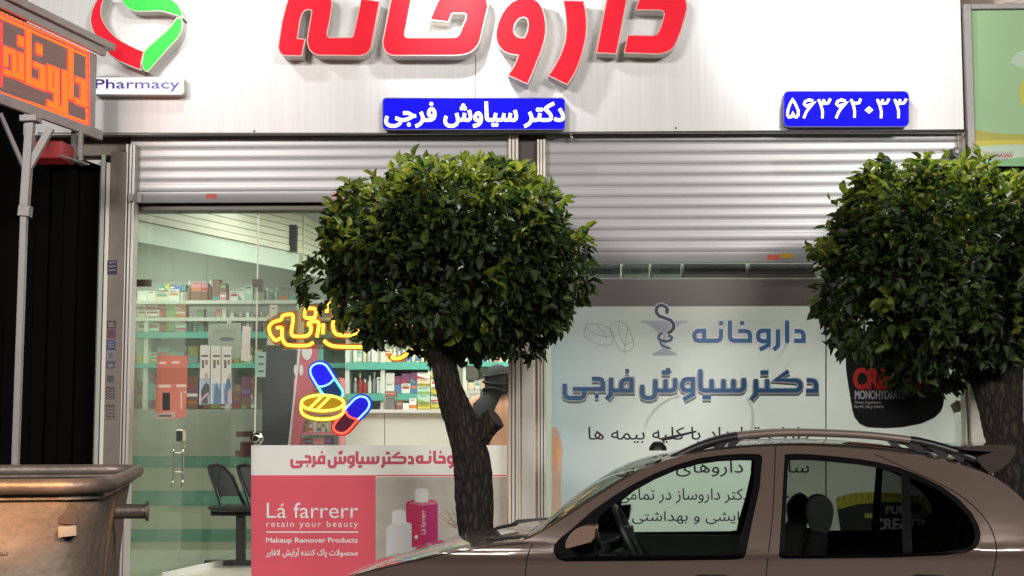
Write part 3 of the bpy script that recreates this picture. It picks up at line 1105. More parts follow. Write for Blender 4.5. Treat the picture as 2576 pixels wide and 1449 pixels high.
L1 = [[(2165, 300), (2215, 300), (2237, 310), (2247, 332), (2247, 388), (2160, 388)], [(2098, 205), (2098, 408)], [(2015, 285), (2015, 432), (1975, 470)],
      [(1928, 392), (1870, 392), (1845, 382), (1836, 360), (1836, 325), (1848, 305), (1870, 297), (1930, 297), (1930, 425), (1850, 470)],
      [(1655, 300), (1725, 300), (1752, 310), (1762, 335), (1762, 388), (1618, 388), (1590, 378), (1580, 350), (1580, 205)],
      [(1500, 282), (1500, 350), (1490, 377), (1465, 388), (1295, 388), (1268, 378), (1257, 350), (1262, 318), (1285, 299), (1347, 297), (1347, 388)],
      [(1673, 227), (1707, 227)], [(1482, 228), (1516, 228)]]
L2 = [[(2275, 745), (2325, 745), (2348, 756), (2358, 780), (2358, 840), (2268, 840)],
      [(2112, 662), (1992, 742), (2180, 745), (2208, 758), (2220, 785), (2215, 815), (2188, 838), (1815, 838)], [(1918, 733), (1918, 838)], [(1815, 733), (1815, 868), (1775, 915)], [(1855, 675), (1930, 675)],
      [(1705, 723), (1705, 805), (1692, 828), (1668, 838), (1345, 838), (1322, 828), (1313, 800), (1313, 645)], [(1612, 733), (1612, 838)], [(1522, 733), (1522, 838)], [(1415, 733), (1415, 838)], [(1332, 898), (1408, 898)],
      [(1245, 838), (1185, 838), (1160, 828), (1150, 805), (1150, 770), (1162, 746), (1185, 735), (1245, 735), (1245, 872), (1165, 918)],
      [(1085, 723), (1085, 805), (1075, 828), (1050, 838), (905, 838)], [(998, 733), (998, 838)], [(905, 733), (905, 865), (895, 893), (868, 905), (822, 905), (796, 893), (787, 865), (787, 785)], [(962, 675), (1037, 675)], [(1020, 634), (1020, 662)],
      [(598, 838), (598, 775), (610, 748), (635, 736), (690, 736), (690, 838), (505, 838)], [(505, 720), (505, 868), (468, 910)], [(633, 662), (667, 662)],
      [(330, 732), (395, 732), (420, 743), (430, 768), (430, 825), (158, 825)], [(262, 825), (262, 868), (250, 895), (225, 905), (122, 905), (96, 893), (85, 868), (85, 775)], [(358, 888), (392, 888)]]
m_ink = M('blue_print', (.055, .16, .36), .4, var=.05)
m_wh = M('white_print', (.95, .95, .95), .4, var=.02, trans=.45)
m_shd = M('grey_print', (.16, .19, .20), .4, var=.05)
mb = MB()
mb = MB()
strokes(mb, L1, 18.5, fn, -.0042, 1, kz)
strokes(mb, L1, 10.6, fn, -.0062, 0, kz)
mb.build('lettering', [m_ink, m_wh, m_shd], wf)
for wd in (L2[0:5], L2[5:16], L2[16:]):
    mb = MB()
    strokes(mb, wd, 17.5, fn, -.0022, 2, lambda a, b: (kz(a, b)[0], kz(a, b)[1] + 5))
    strokes(mb, wd, 18.5, fn, -.0042, 1, kz)
    strokes(mb, wd, 10.6, fn, -.0062, 0, kz)
    mb.build('lettering', [m_ink, m_wh, m_shd], wf)
# serpent and bowl emblem
ek = lambda X, Y: (1277.8 + X * .26455, 724.1 + Y * .26455)
m_pw = M('pale_print', (.60, .61, .72), .4, var=.02, trans=.45)
m_navy = M('navy_print', (.018, .025, .075), .4, var=.05)
mb = MB()
mb.prism([[ek(*q) for q in ((1265, 312), (1710, 312), (1700, 330), (1640, 345), (1590, 380), (1555, 420), (1500, 440), (1505, 560), (1530, 590), (1605, 625), (1605, 645), (1375, 645), (1375, 625), (1450, 590), (1470, 560), (1475, 440), (1420, 420), (1380, 385), (1340, 350), (1270, 330))]], fn, -.002, -.002, 1)
sn = [(1510, 245), (1518, 210), (1500, 180), (1465, 165), (1430, 172), (1410, 200), (1412, 235), (1440, 270), (1500, 290), (1550, 310), (1575, 345), (1575, 385), (1550, 415), (1518, 432)]
for w, d, m in ((12.5, -.0028, 2), (8.0, -.0036, 0)):
    mb.stroke([ek(*q) for q in sn], w, fn, d, m)
mb.prism([[ek(*q) for q in ((1495, 205), (1520, 195), (1528, 225), (1512, 252), (1494, 235))]], fn, -.0044, -.0044, 0)
mb.stroke([ek(*q) for q in ((1465, 430), (1440, 445), (1432, 475), (1450, 500), (1500, 510), (1545, 500), (1558, 475), (1540, 458), (1520, 460))], 7, fn, -.0036, 3)
mb.stroke([ek(*q) for q in ((1445, 515), (1465, 550), (1510, 565), (1548, 580))], 5, fn, -.0036, 3)
mb.build('serpent_emblem', [m_navy, m_pw, m_wh, M('slate_print', (.06, .12, .2), .4)], wf)
# line drawings of tablets, syringe, arcs
m_line = M('grey_line_print', (.42, .47, .46), .45, var=.05, trans=.45)
m_line2 = M('faint_line_print', (.76, .80, .79), .45, var=.05, trans=.52)
mb = MB()
dr = [[(745, 350), (800, 335), (880, 345), (960, 385), (1000, 430), (1010, 480), (985, 535), (930, 548), (860, 540), (780, 500), (720, 455), (745, 350)],
      [(745, 350), (760, 400), (830, 445), (920, 465), (1000, 455)], [(845, 348), (935, 462), (940, 490)],
      [(975, 365), (1020, 325), (1065, 312), (1110, 340), (1160, 410), (1195, 500), (1195, 560), (1150, 600), (1105, 615), (1060, 580), (1010, 500), (975, 420), (975, 365)],
      [(1065, 312), (1048, 350), (1055, 420), (1085, 500), (1110, 550), (1195, 500)], [(1140, 370), (1118, 520), (1105, 550)], [(1110, 550), (1105, 612)]]
for k, q in enumerate(dr):
    if k == 3:
        mb.build('tablet_drawing', [m_line, m_line2], wf); mb = MB()
    mb.stroke([ek(*v) for v in q], 1.6, fn, -.002 - .0001 * k, 0)
mb.build('tablet_drawing', [m_line, m_line2], wf); mb = MB()
for q in (((1985, 855), (1950, 905)), ((2015, 872), (1975, 925)), ((1985, 855), (2015, 872))):
    mb.stroke(q, 2., fn, -.002, 1)
sy = [[(2480, 570), (2475, 640), (2530, 690), (2600, 640)], [(2490, 680), (2500, 740), (2480, 760)], [(2600, 300), (2640, 290), (2690, 330)], [(2600, 640), (2700, 420)], [(2475, 620), (2560, 430)]]
for q in sy:
    mb.stroke([ek(*v) for v in q], 2.6, fn, -.002, 1)
mb.build('syringe_drawing', [m_line, m_line2], wf); mb = MB()
arc = [(1300, 1330), (1325, 1260), (1380, 1180), (1460, 1105), (1560, 1050), (1640, 1028)]
mb.stroke([ek(*v) for v in arc], 7, fn, -.0032, 1)
mb.build('arc_drawing', [m_line, m_line2], wf); mb = MB()
arc = [(2270, 1050), (2310, 1120), (2330, 1200), (2325, 1300), (2290, 1400), (2220, 1500)]
mb.stroke([ek(*v) for v in arc], 7, fn, -.0032, 1)
mb.build('arc_drawing', [m_line, m_line2], wf)
# small dark text lines
m_txt = M('charcoal_print', (.025, .025, .03), .4, var=.05)
for body, r in (('- طرف قرارداد با کلیه بیمه ها', (1480, 1074, 2035, 1116)),
                ('- ساخت داروهای ترکیبی', (1545, 1158, 2035, 1199)),
                ('- حضور دکتر داروساز در تمامی', (1557, 1229, 1985, 1266)),
                ('- فروش .آرایشی و بهداشتی', (1590, 1282, 2010, 1318))):
    mb = MB()
    write(mb, shape(body), r, fn, -.003, 0, .006)
    mb.build('lettering', [m_txt, m_wh], wf)
# orange lamp reflection painted on at the left edge, blue corner at the right
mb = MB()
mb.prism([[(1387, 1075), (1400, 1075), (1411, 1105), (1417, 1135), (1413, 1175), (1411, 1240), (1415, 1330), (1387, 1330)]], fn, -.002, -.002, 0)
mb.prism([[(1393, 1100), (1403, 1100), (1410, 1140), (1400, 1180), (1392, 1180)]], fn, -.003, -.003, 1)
cpm = [M('peach_glare', (.72, .50, .38), .4, var=.2), M('orange_glare', (.85, .45, .22), .4, var=.15), m_ink, M('aqua_print', (.35, .60, .60), .4), M('sand_print', (.55, .47, .38), .5, var=.4, vs=20)]
mb.build('peach_reflection', cpm, wf)
mb = MB()
mb.prism([[(2395, 1140), (2430, 1095), (2430, 1115), (2408, 1145)]], fn, -.002, -.002, 2)
mb.prism([[(2408, 1146), (2430, 1117), (2430, 1150)]], fn, -.002, -.002, 3)
mb.build('blue_corner_print', cpm, wf)
mb = MB()
mb.prism([[(2390, 1020), (2408, 1005), (2422, 1016), (2426, 1030), (2400, 1040)]], fn, -.002, -.002, 4)
mb.build('sand_patch_print', cpm, wf)
# supplement tub poster
tz = zoom(2224, 850, 3.22)
m_tub = M('black_tub_print', (.022, .023, .027), .32, var=.25, vs=2)
mb = MB()
tub = [(960, 400), (900, 520), (875, 720), (900, 900), (940, 1150), (965, 1230), (1010, 1290), (1080, 1325), (1250, 1335), (1420, 1325), (1600, 1290), (1720, 1235), (1790, 1170), (1815, 1100), (1815, 950), (1840, 500), (1800, 380)]
mb.prism([dens([tz(*q) for q in tub], 2)], fn, -.002, -.002, 0)
mb.stroke([tz(*q) for q in ((940, 1150), (965, 1230), (1010, 1290), (1080, 1325), (1250, 1335), (1420, 1325), (1600, 1290), (1720, 1235), (1790, 1170))], 1.6, fn, -.003, 1)
write(mb, 'CREATINE', (tz(960, 800)[0], tz(0, 770)[1], tz(1790, 0)[0], tz(0, 960)[1]), fn, -.004, 2, .05)
write(mb, 'MONOHYDRATE', (tz(968, 0)[0], tz(0, 978)[1], tz(1440, 0)[0], tz(0, 1057)[1]), fn, -.004, 3, .035)
write(mb, 'Dietary Supplement', (tz(968, 0)[0], tz(0, 1076)[1], tz(1215, 0)[0], tz(0, 1108)[1]), fn, -.004, 3, .015)
write(mb, 'Net Wt. 300 gr (0.66 lb)', (tz(960, 0)[0], tz(0, 1115)[1], tz(1240, 0)[0], tz(0, 1152)[1]), fn, -.004, 3, .015)
tubm = [m_tub, M('grey_edge_print', (.2, .2, .22), .4), M('red_print', (.72, .05, .045), .4, var=.05), m_wh, M('yellow_print', (.45, .42, .04), .4, var=.1), m_txt]
mb.build('black_tub_print', tubm, wf)
mb = MB()
tv = zoom(2224, 1251, 3.22)
tub2 = [(785, 720), (830, 690), (950, 660), (1100, 650), (1300, 655), (1500, 680), (1700, 720), (1760, 760), (1740, 1150), (1700, 1350), (860, 1350), (830, 1020)]
mb.prism([[tv(*q) for q in tub2]], fn, -.002, -.002, 0)
mb.prism([[tv(*q) for q in ((785, 720), (830, 690), (950, 660), (1100, 650), (1300, 655), (1500, 680), (1700, 720), (1760, 760), (1755, 800), (1500, 750), (1250, 745), (1000, 765), (800, 815))]], fn, -.003, -.003, 4)
for k in range(16):
    X = 810 + k * 58
    mb.stroke([tv(X, 690 - 20 * math.sin(k / 16 * 3.1)), tv(X - 8, 735 - 25 * math.sin(k / 16 * 3.1))], 2, fn, -.004, 5)
mb.prism([[tv(*q) for q in ((1058, 855), (1170, 850), (1172, 890), (1062, 898))]], fn, -.004, -.004, 4)
mb.prism([[tv(*q) for q in ((1608, 772), (1710, 775), (1716, 838), (1606, 820))]], fn, -.004, -.004, 4)
write(mb, 'PURE', (tv(1262, 0)[0], tv(0, 785)[1], tv(1500, 0)[0], tv(0, 855)[1]), fn, -.004, 3, .02)
write(mb, 'MONOHYDRATE', (tv(1440, 0)[0], tv(0, 835)[1], tv(1790, 0)[0], tv(0, 890)[1]), fn, -.0045, 3, .02)
write(mb, 'CREATINE', (tv(1150, 0)[0], tv(0, 905)[1], tv(1760, 0)[0], tv(0, 1010)[1]), fn, -.005, 3, .04)
mb.build('yellow_lid_tub_print', tubm, wf)

# ------------------------------------------------------------------ pink poster on the lower left window
YK = YG - .006
fk = on(YK)
pk = thing('pink_window_poster', 'big pink and white cosmetics poster on the lower left window panes', 'poster', W(950, 1449, YK))
m_pink = M('pink_print', (.95, .165, .23), .4, var=.05, vs=2, trans=.42)
m_pwhite = M('white_sheet', (.94, .93, .91), .45, var=.03, trans=.45)
mb = MB()
mb.prism([rect(632, 1120, 1275, 1560)], fk, -.0015, 0, 0)
mb.prism([rect(632, 1195.5, 945, 1560)], fk, -.0025, -.0025, 1)
mb.prism([rect(945, 1194.5, 1275, 1198)], fk, -.0025, -.0025, 1)
mb.prism([[(945, 1560), (945, 1206), (950, 1200), (1275, 1200), (1275, 1560)]], fk, -.0025, -.0025, 2)
mb.build('printed_sheet', [m_pwhite, m_pink, M('photo_backdrop', (.66, .62, .57), .45, var=.24, vs=3.2, trans=.45, stretch=(1, 1, 2))], pk)
mb = MB()
pz = zoom(750, 1251, 3.22)
pr = lambda X0, Y0, X1, Y1: (*pz(X0, Y0), *pz(X1, Y1))
sx, sy_ = 320 / (2385 - 65), 46 / (940 - 620)


def hd(a, b):        # header: same drawn letters, two lines laid out as one
    return (731.5 + (a - 65) * (309.5 / 2315), 1133 + (b - 630) * (46 / 305))


m_wh2 = M('opaque_white_print', (.88, .87, .86), .4, var=.02)
m_pki = M('pink_ink', (.66, .085, .15), .4)
for wd in (L2[0:5], L2[5:16], L2[16:]):
    mb = MB(); strokes(mb, wd, 7.4, fk, -.003, 0, hd)
    mb.build('header_lettering', m_pki, pk)
mb = MB()
strokes(mb, L1, 7.4, fk, -.003, 0, lambda a, b: (1047 + (a - 1240) * (140 / 1030), 1133 + (b - 200) * (46 / 285)))
mb.build('header_lettering', m_pki, pk)
for body, r, bd, spc in (('Lá farrerr', pr(122, 752, 993, 898), -.006, 1.), ('retain your beauty', pr(120, 925, 990, 1000), .004, 1.25), ('Makeup Remover Products', pr(118, 1085, 985, 1145), .022, 1.), (shape('محصولات پاک کننده آرایش لافارر'), pr(115, 1185, 985, 1275), .022, 1.)):
    mb = MB(); write(mb, body, r, fk, -.004, 0, bd, spc)
    mb.build('lettering', m_wh2, pk)
mb = MB()
mb.prism([[pz(*q) for q in rect(118, 1025, 992, 1037)]], fk, -.004, -.004)
mb.build('white_rule', m_wh2, pk)
mb = MB()
B = lambda *q: [pz(*v) for v in q]
mb.prism([B((1445, 760), (1470, 735), (1530, 722), (1530, 690), (1660, 690), (1660, 720), (1725, 730), (1748, 760), (1750, 1110), (1745, 1300), (1450, 1300))], fk, -.0035, -.0035, 0)
mb.prism([B((1600, 770), (1748, 765), (1750, 1110), (1745, 1300), (1600, 1300))], fk, -.004, -.004, 4)
mb.prism([B((1470, 760), (1530, 735), (1720, 735), (1740, 765), (1600, 780))], fk, -.0045, -.0045, 3)
mb.prism([B((1530, 640), (1545, 620), (1600, 612), (1655, 625), (1662, 650), (1660, 740), (1600, 752), (1530, 740))], fk, -.005, -.005, 1)
mb.prism([B((1262, 985), (1300, 960), (1460, 935), (1500, 955), (1502, 1400), (1255, 1400))], fk, -.0055, -.0055, 2)
mb.prism([B((1314, 845), (1330, 822), (1400, 815), (1445, 830), (1450, 945), (1385, 965), (1312, 955))], fk, -.006, -.006, 1)
mb.build('bottle_print', [M('magenta_print', (.62, .04, .13), .3, var=.15, vs=3), m_wh2, M('milk_white_print', (.76, .78, .77), .35, var=.05), M('rose_print', (.72, .22, .28), .35), M('plum_print', (.52, .035, .17), .3)], pk)
mb = MB()
gr_ = text_contours('Lá farrerr')
wx = [q[0] for g in gr_ for c in g for q in c]; wy = [q[1] for g in gr_ for c in g for q in c]
for k, g in enumerate(gr_):      # vertical lettering on the bottle
    mb.prism([[pz(1632 - (1 - (b - min(wy)) / (max(wy) - min(wy))) * 0 - (1 - (max(wy) - b) / (max(wy) - min(wy))) * 45 + 0, 1050 - (a - min(wx)) / (max(wx) - min(wx)) * 230) for a, b in c] for c in g], fk, -.006 - .0002 * (k % 4), -.006 - .0002 * (k % 4))
mb.build('bottle_lettering', m_wh2, pk)
mb = MB()
mb.prism([[pz(1545 + 16 * math.cos(k), 1078 + 20 * math.sin(k)) for k in np.linspace(0, 6.2, 14)]], fk, -.006, -.006)
mb.build('bottle_dot', m_wh2, pk)
mb = MB()
for k in range(16):
    x, y = 1780 + k * 12, 900 + 60 * math.sin(k * 1.7)
    mb.stroke([pz(1930, 1000 - k * 3), pz(x, y), pz(x - 30, y - 40)], 1.2, fk, -.004 - .0001 * k, 1)
mb.build('twig_print', [m_wh, M('twig_ink', (.32, .22, .15), .5)], pk)

# ------------------------------------------------------------------ neon sign
YN = YG + .06
fN = on(YN)
m_ny = EM('neon_yellow', (1., .68, .07), 3.2, (.8, .6, .1))
m_nw = EM('neon_warm', (1., .46, .035), 4.2, (.8, .5, .1))
m_nb = EM('neon_blue', (.16, .36, 1.), 3.4, (.2, .3, 1))
m_nc = EM('neon_aqua', (.12, 1., .72), 1.8, (.1, .8, .6))
m_nr = EM('neon_red', (1., .06, .03), 3.4, (.8, .1, .05))
nz = zoom(750, 850, 3.22)
nq = zoom(780, 1000, 6.44)
neo = thing('neon_word_sign', 'glowing amber neon word hanging inside the left window behind the leaves', 'neon sign', W(760, 880, YN))


def neon(mb, pts, tf, r=.0115, m=0, closed=False, d=0.):
    # smooth the traced polyline before sweeping the tube
    P = [Vector(tf(*q)) for q in pts]
    for f_ in (.18, .28):
        Q_ = []
        k = len(P)
        for i in range(k if closed else k - 1):
            a, b_ = P[i], P[(i + 1) % k]
            Q_ += [a.lerp(b_, f_), a.lerp(b_, 1 - f_)]
        P = Q_ if closed else [P[0]] + Q_ + [P[-1]]
    mb.tube([fN(p.x, p.y, d) for p in P], r, 8, m, closed)


word = [[(250, 478), (205, 508), (150, 440), (142, 365), (185, 322), (262, 305), (268, 262), (368, 246), (374, 300), (352, 430), (372, 462), (500, 462), (538, 430), (545, 362), (512, 352), (530, 325), (600, 315), (620, 345), (598, 470)],
        [(212, 382), (272, 374), (262, 470), (300, 548), (515, 552), (565, 518)],
        [(660, 340), (655, 440)], [(665, 500), (700, 535), (760, 558), (1000, 565), (1100, 555), (1180, 500), (1190, 420), (1150, 350), (1050, 340), (1000, 370)],
        [(690, 235), (700, 165), (745, 135), (775, 170), (745, 380), (780, 450), (960, 455), (1010, 400)],
        [(1330, 640), (1310, 660), (1330, 675), (1400, 668), (1480, 610), (1560, 520), (1590, 400), (1500, 330), (1380, 340), (1300, 400), (1330, 480), (1470, 490)],
        [(1650, 700), (1640, 640), (1740, 560), (1790, 450), (1790, 340), (1720, 330)],
        [(1900, 150), (1880, 520), (1950, 530), (1985, 160), (1900, 150)],
        [(2100, 340), (2250, 330), (2360, 380), (2350, 500), (2080, 520), (2080, 470), (2260, 440), (2250, 400), (2100, 390), (2100, 340)]]
mb = MB()
for q in word:
    neon(mb, q, nz)
neon(mb, [(488, 195), (592, 195), (582, 290), (476, 288)], nz, closed=True)
mb.build('neon_tube', m_nw, neo, smooth=60)
for px, py0, py1 in ((930 * .85185, 690, 770), (1010, 690, 800)):
    mb = MB()
    mb.tube([fN(px, py0, .03), fN(px, py1, .03)], .002, 5)
    mb.build('hanging_wire', m_steel, neo)
mb = MB()
m_halo = EM('amber_halo', (.42, .13, .004), .55, (.2, .08, .01))  # emissive ribbons draw the neon's halo behind the letter tubes
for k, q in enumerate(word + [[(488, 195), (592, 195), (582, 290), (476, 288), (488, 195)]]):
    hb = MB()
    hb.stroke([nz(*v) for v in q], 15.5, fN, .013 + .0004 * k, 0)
    hb.build('letter_halo', m_halo, neo)
m_acr = GL('clear_acrylic', (.80, .70, .58), 1.4, .1, .04)
bk = [(120, 300), (240, 235), (400, 215), (460, 160), (800, 130), (1000, 300), (1000, 590), (290, 575), (190, 530), (110, 440)]
mb.prism([[nz(*q) for q in bk]], on(YN), .018, .022)
mb.build('backing', m_acr, neo)

pil = thing('neon_pill_sign', 'neon outline of two blue capsules and a yellow tablet in the window', 'neon sign', W(845, 1090, YN))
mb = MB()
neon(mb, [(1015, 905), (950, 800), (890, 690), (872, 600), (915, 515), (1000, 470), (1090, 465), (1180, 505), (1250, 610), (1340, 760)], nq, .0075, 0)
neon(mb, [(1015, 900), (1080, 915), (1170, 895), (1260, 845), (1335, 765)], nq, .007, 0, d=-.002)
mb.build('neon_tube', m_nb, pil, smooth=60)
mb = MB()
neon(mb, [(1015, 905), (1060, 970), (1130, 1075)], nq, .0085, 0)
neon(mb, [(1340, 760), (1430, 900), (1490, 990), (1500, 1050), (1475, 1110)], nq, .0085, 0)
mb.build('neon_tube', m_nc, pil, smooth=60)
mb = MB()
el = lambda cx, cy, a, b_, t0, t1, n=22: [(cx + a * math.cos(t0 + (t1 - t0) * k / n), cy + b_ * math.sin(t0 + (t1 - t0) * k / n)) for k in range(n + 1)]
neon(mb, el(1115, 1225, 405, 150, 0, 2 * math.pi - .3), nq, .0095, 0, True, d=-.012)
neon(mb, [(712, 1240), (705, 1330)] + el(1115, 1370, 405, 165, math.pi - .1, .1, 18) + [(1522, 1300), (1520, 1230)], nq, .0095, 0, d=-.012)
neon(mb, [(1105, 1095), (865, 1335)], nq, .009, 0, d=-.012)
neon(mb, [(1265, 1100), (990, 1370)], nq, .009, 0, d=-.012)
mb.build('neon_tube', m_ny, pil, smooth=60)
mb = MB()
neon(mb, [(870, 1150), (960, 1052), (1015, 1030), (1070, 1045), (1102, 1095), (1085, 1155), (990, 1250)], nz, .0075, 0)
mb.build('neon_tube', m_nb, pil, smooth=60)
mb = MB()
neon(mb, [(872, 1170), (890, 1210), (930, 1238), (990, 1250)], nz, .007, 0, d=-.002)
neon(mb, [(862, 1180), (790, 1260), (752, 1320), (768, 1365), (830, 1388), (890, 1368), (990, 1250)], nz, .0075, 0)
mb.build('neon_tube', m_nr, pil, smooth=60)
m_hb = EM('blue_halo', (.03, .05, .75), .5, (.02, .02, .3))  # glow around the pill tubes, drawn as wide emissive ribbons
m_hy = EM('yellow_halo', (.45, .33, .01), .5, (.2, .15, .01))
m_hr = EM('red_halo', (.6, .015, .01), .5, (.3, .01, .01))
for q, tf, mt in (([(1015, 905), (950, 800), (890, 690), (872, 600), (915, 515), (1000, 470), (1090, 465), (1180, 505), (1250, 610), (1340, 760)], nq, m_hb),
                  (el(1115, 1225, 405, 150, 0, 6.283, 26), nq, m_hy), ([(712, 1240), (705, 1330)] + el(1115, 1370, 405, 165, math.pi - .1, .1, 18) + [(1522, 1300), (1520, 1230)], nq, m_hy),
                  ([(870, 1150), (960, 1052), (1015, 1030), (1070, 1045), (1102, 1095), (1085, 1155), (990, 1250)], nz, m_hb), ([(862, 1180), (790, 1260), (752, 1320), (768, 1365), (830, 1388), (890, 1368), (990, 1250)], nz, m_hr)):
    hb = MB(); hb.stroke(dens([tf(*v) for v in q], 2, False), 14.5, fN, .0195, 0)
    hb.build('tube_halo', mt, pil)
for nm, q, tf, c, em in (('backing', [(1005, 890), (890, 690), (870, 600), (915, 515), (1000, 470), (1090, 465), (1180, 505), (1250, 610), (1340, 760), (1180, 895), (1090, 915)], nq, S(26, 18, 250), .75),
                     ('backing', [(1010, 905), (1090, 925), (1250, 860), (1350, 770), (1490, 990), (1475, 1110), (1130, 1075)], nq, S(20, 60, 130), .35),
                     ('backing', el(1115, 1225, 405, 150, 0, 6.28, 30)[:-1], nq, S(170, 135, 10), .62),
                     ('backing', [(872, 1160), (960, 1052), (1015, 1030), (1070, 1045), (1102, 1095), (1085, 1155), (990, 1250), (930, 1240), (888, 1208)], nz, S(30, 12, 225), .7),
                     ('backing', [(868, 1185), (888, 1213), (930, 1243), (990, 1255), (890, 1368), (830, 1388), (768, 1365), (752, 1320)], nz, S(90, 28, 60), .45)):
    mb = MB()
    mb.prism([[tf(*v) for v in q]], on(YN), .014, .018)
    mb.build(nm, EM('acrylic_neon_glow', c, em, tuple(x * .5 for x in c)), pil)  # neon light falling on the backing is set as its own emission

# ------------------------------------------------------------------ papers taped to the glass
def paper(name, label, cat, quad, Y, mats, extra=None, group=None, d=-.004):
    mb = MB()
    mb.prism([quad], on(Y), d, d + .001, 0)
    if extra:
        extra(mb, on(Y), d)
    return tag(mb.build(name, mats), label, cat, group)


m_salmon = M('salmon_print', S(236, 158, 136), .5, var=.06, trans=.35)
m_salmon2 = M('deep_salmon_print', S(222, 140, 112), .5, trans=.3)
m_ltxt = M('cream_lettering', S(242, 222, 196), .5)
m_grey = M('grey_print_ink', (.14, .14, .14), .5)


def salmon(mb, f, d):
    for r, m in (((396, 1037, 441, 1055), 1), ((398, 925, 470, 965), 2), ((400, 910, 418, 916), 3), ((432, 909, 452, 915), 3), ((399, 968, 430, 975), 3), ((444, 967, 468, 974), 3), ((409, 988, 428, 1032), 4),
                 ((410, 989, 419, 1031), 1), ((455, 985, 458, 1030), 3), ((462, 985, 470, 988), 3), ((400, 1043, 432, 1049), 5)):
        if r[3] > 1054:
            mb.prism([[(391, 1040), (441, 1035), (440, 1051), (390, 1056)]], f, d - .0005, d - .0005, 1)
        else:
            mb.prism([rect(*r)], f, d - .0005 - .0003 * m, d - .0005 - .0003 * m, m)
    mb.stroke([(414, 995), (416, 1010), (412, 1025)], 2, f, d - .003, 4)


YD = 11.05
paper('wall_poster', 'salmon coloured poster taped behind the glass door beside the chrome lock', 'poster',
      [(397, 893), (472, 895), (470, 1000), (467, 1051), (391, 1056), (394, 980)], YD, [m_salmon, m_paper, m_salmon2, m_ltxt, m_black, m_grey], salmon)
m_sky = M('blue_photo_print', (.34, .52, .66), .5, var=.35, vs=9)
m_skin = M('skin_tone_print', (.60, .42, .33), .5)
m_shirt = M('charcoal_shirt_print', (.09, .10, .11), .5)
m_denim = M('denim_print', (.13, .22, .32), .5, var=.4, vs=30)


def trip(mb, f, d):
    for k, x in enumerate((503, 532, 559)):
        mb.prism([rect(x + 2, 951 if k == 0 else 965, x + 25, 1017)], f, d - .0008, d - .0008, 1)
        mb.prism([rect(x + 4, 893, x + 21, 898)], f, d - .001, d - .001, 4)
        mb.prism([rect(x + 5, 906, x + 11, 926)], f, d - .001, d - .001, 4)
        mb.prism([rect(x + 14, 906, x + 20, 918)], f, d - .001, d - .001, 5)
        if k:
            mb.stroke([(x + 27 - 29, 870), (x + 27 - 30, 1017)], 1.6, f, d - .0022, 6)
    mb.prism([[(506, 985), (512, 970), (520, 962), (527, 970), (528, 990), (522, 1000), (524, 1016), (508, 1016), (508, 1000)]], f, d - .0012, d - .0012, 2)
    mb.prism([[(516, 962), (514, 950), (517, 938), (522, 938), (524, 950), (521, 962)]], f, d - .0014, d - .0014, 3)
    mb.prism([[(503, 1008), (516, 992), (525, 986), (526, 992), (512, 1004), (504, 1014)]], f, d - .0016, d - .0016, 3)
    mb.prism([[(540, 975), (545, 960), (549, 975), (556, 985), (553, 1017), (538, 1017)]], f, d - .0012, d - .0012, 7)
    mb.prism([[(564, 985), (572, 950), (580, 955), (582, 975), (578, 1017), (566, 1017)]], f, d - .0012, d - .0012, 7)
    mb.prism([[(574, 950), (576, 940), (581, 942), (581, 955)]], f, d - .0014, d - .0014, 3)
    mb.prism([[(573, 985), (580, 975), (582, 990), (577, 1016), (573, 1016)]], f, d - .0016, d - .0016, 3)


paper('triptych_poster', 'white and blue three panel leaflet with figures hanging beside the salmon poster', 'leaflet',
      [(506, 868), (585, 872), (582, 880), (582, 1015), (536, 1016), (501, 1018), (504, 900), (503, 875)], YD, [m_paper, m_sky, m_shirt, m_skin, m_grey, M('ochre_print', (.35, .22, .08), .5), m_black, m_denim], trip)
paper('paper_strip', 'narrow white paper strip on the glass above the mint note', 'notice', [(609, 820), (630, 822), (627, 909), (605, 907)], YG, [m_paper, m_ltxt],
      lambda mb, f, d: [mb.prism([rect(610, 830 + k * 9, 625, 832 + k * 9)], f, d - .0006, d - .0006, 1) for k in range(8)], d=.014)
paper('mint_note', 'mint green paper note on the glass edge under the narrow white strip', 'notice', [(645, 885), (670, 886), (668, 949), (641, 948)], YG, [M('mint_paper', (.46, .72, .55), .6), m_grey],
      lambda mb, f, d: [mb.prism([rect(650, y, 664, y + 4)], f, d - .0006, d - .0006, 1) for y in (896, 914, 932)])
paper('small_notice', 'small white notice on the window above the neon letters', 'notice', [(672, 764), (692, 765), (690, 810), (671, 809)], YG, [m_paper, m_grey],
      lambda mb, f, d: mb.prism([rect(676, 772, 686, 774)], f, d - .0006, d - .0006, 1), d=.10)
paper('white_notice', 'white notice half hidden by the left end of the amber neon', 'notice', [(668, 814), (700, 815), (699, 868), (665, 866)], YG, [m_paper], d=.10)
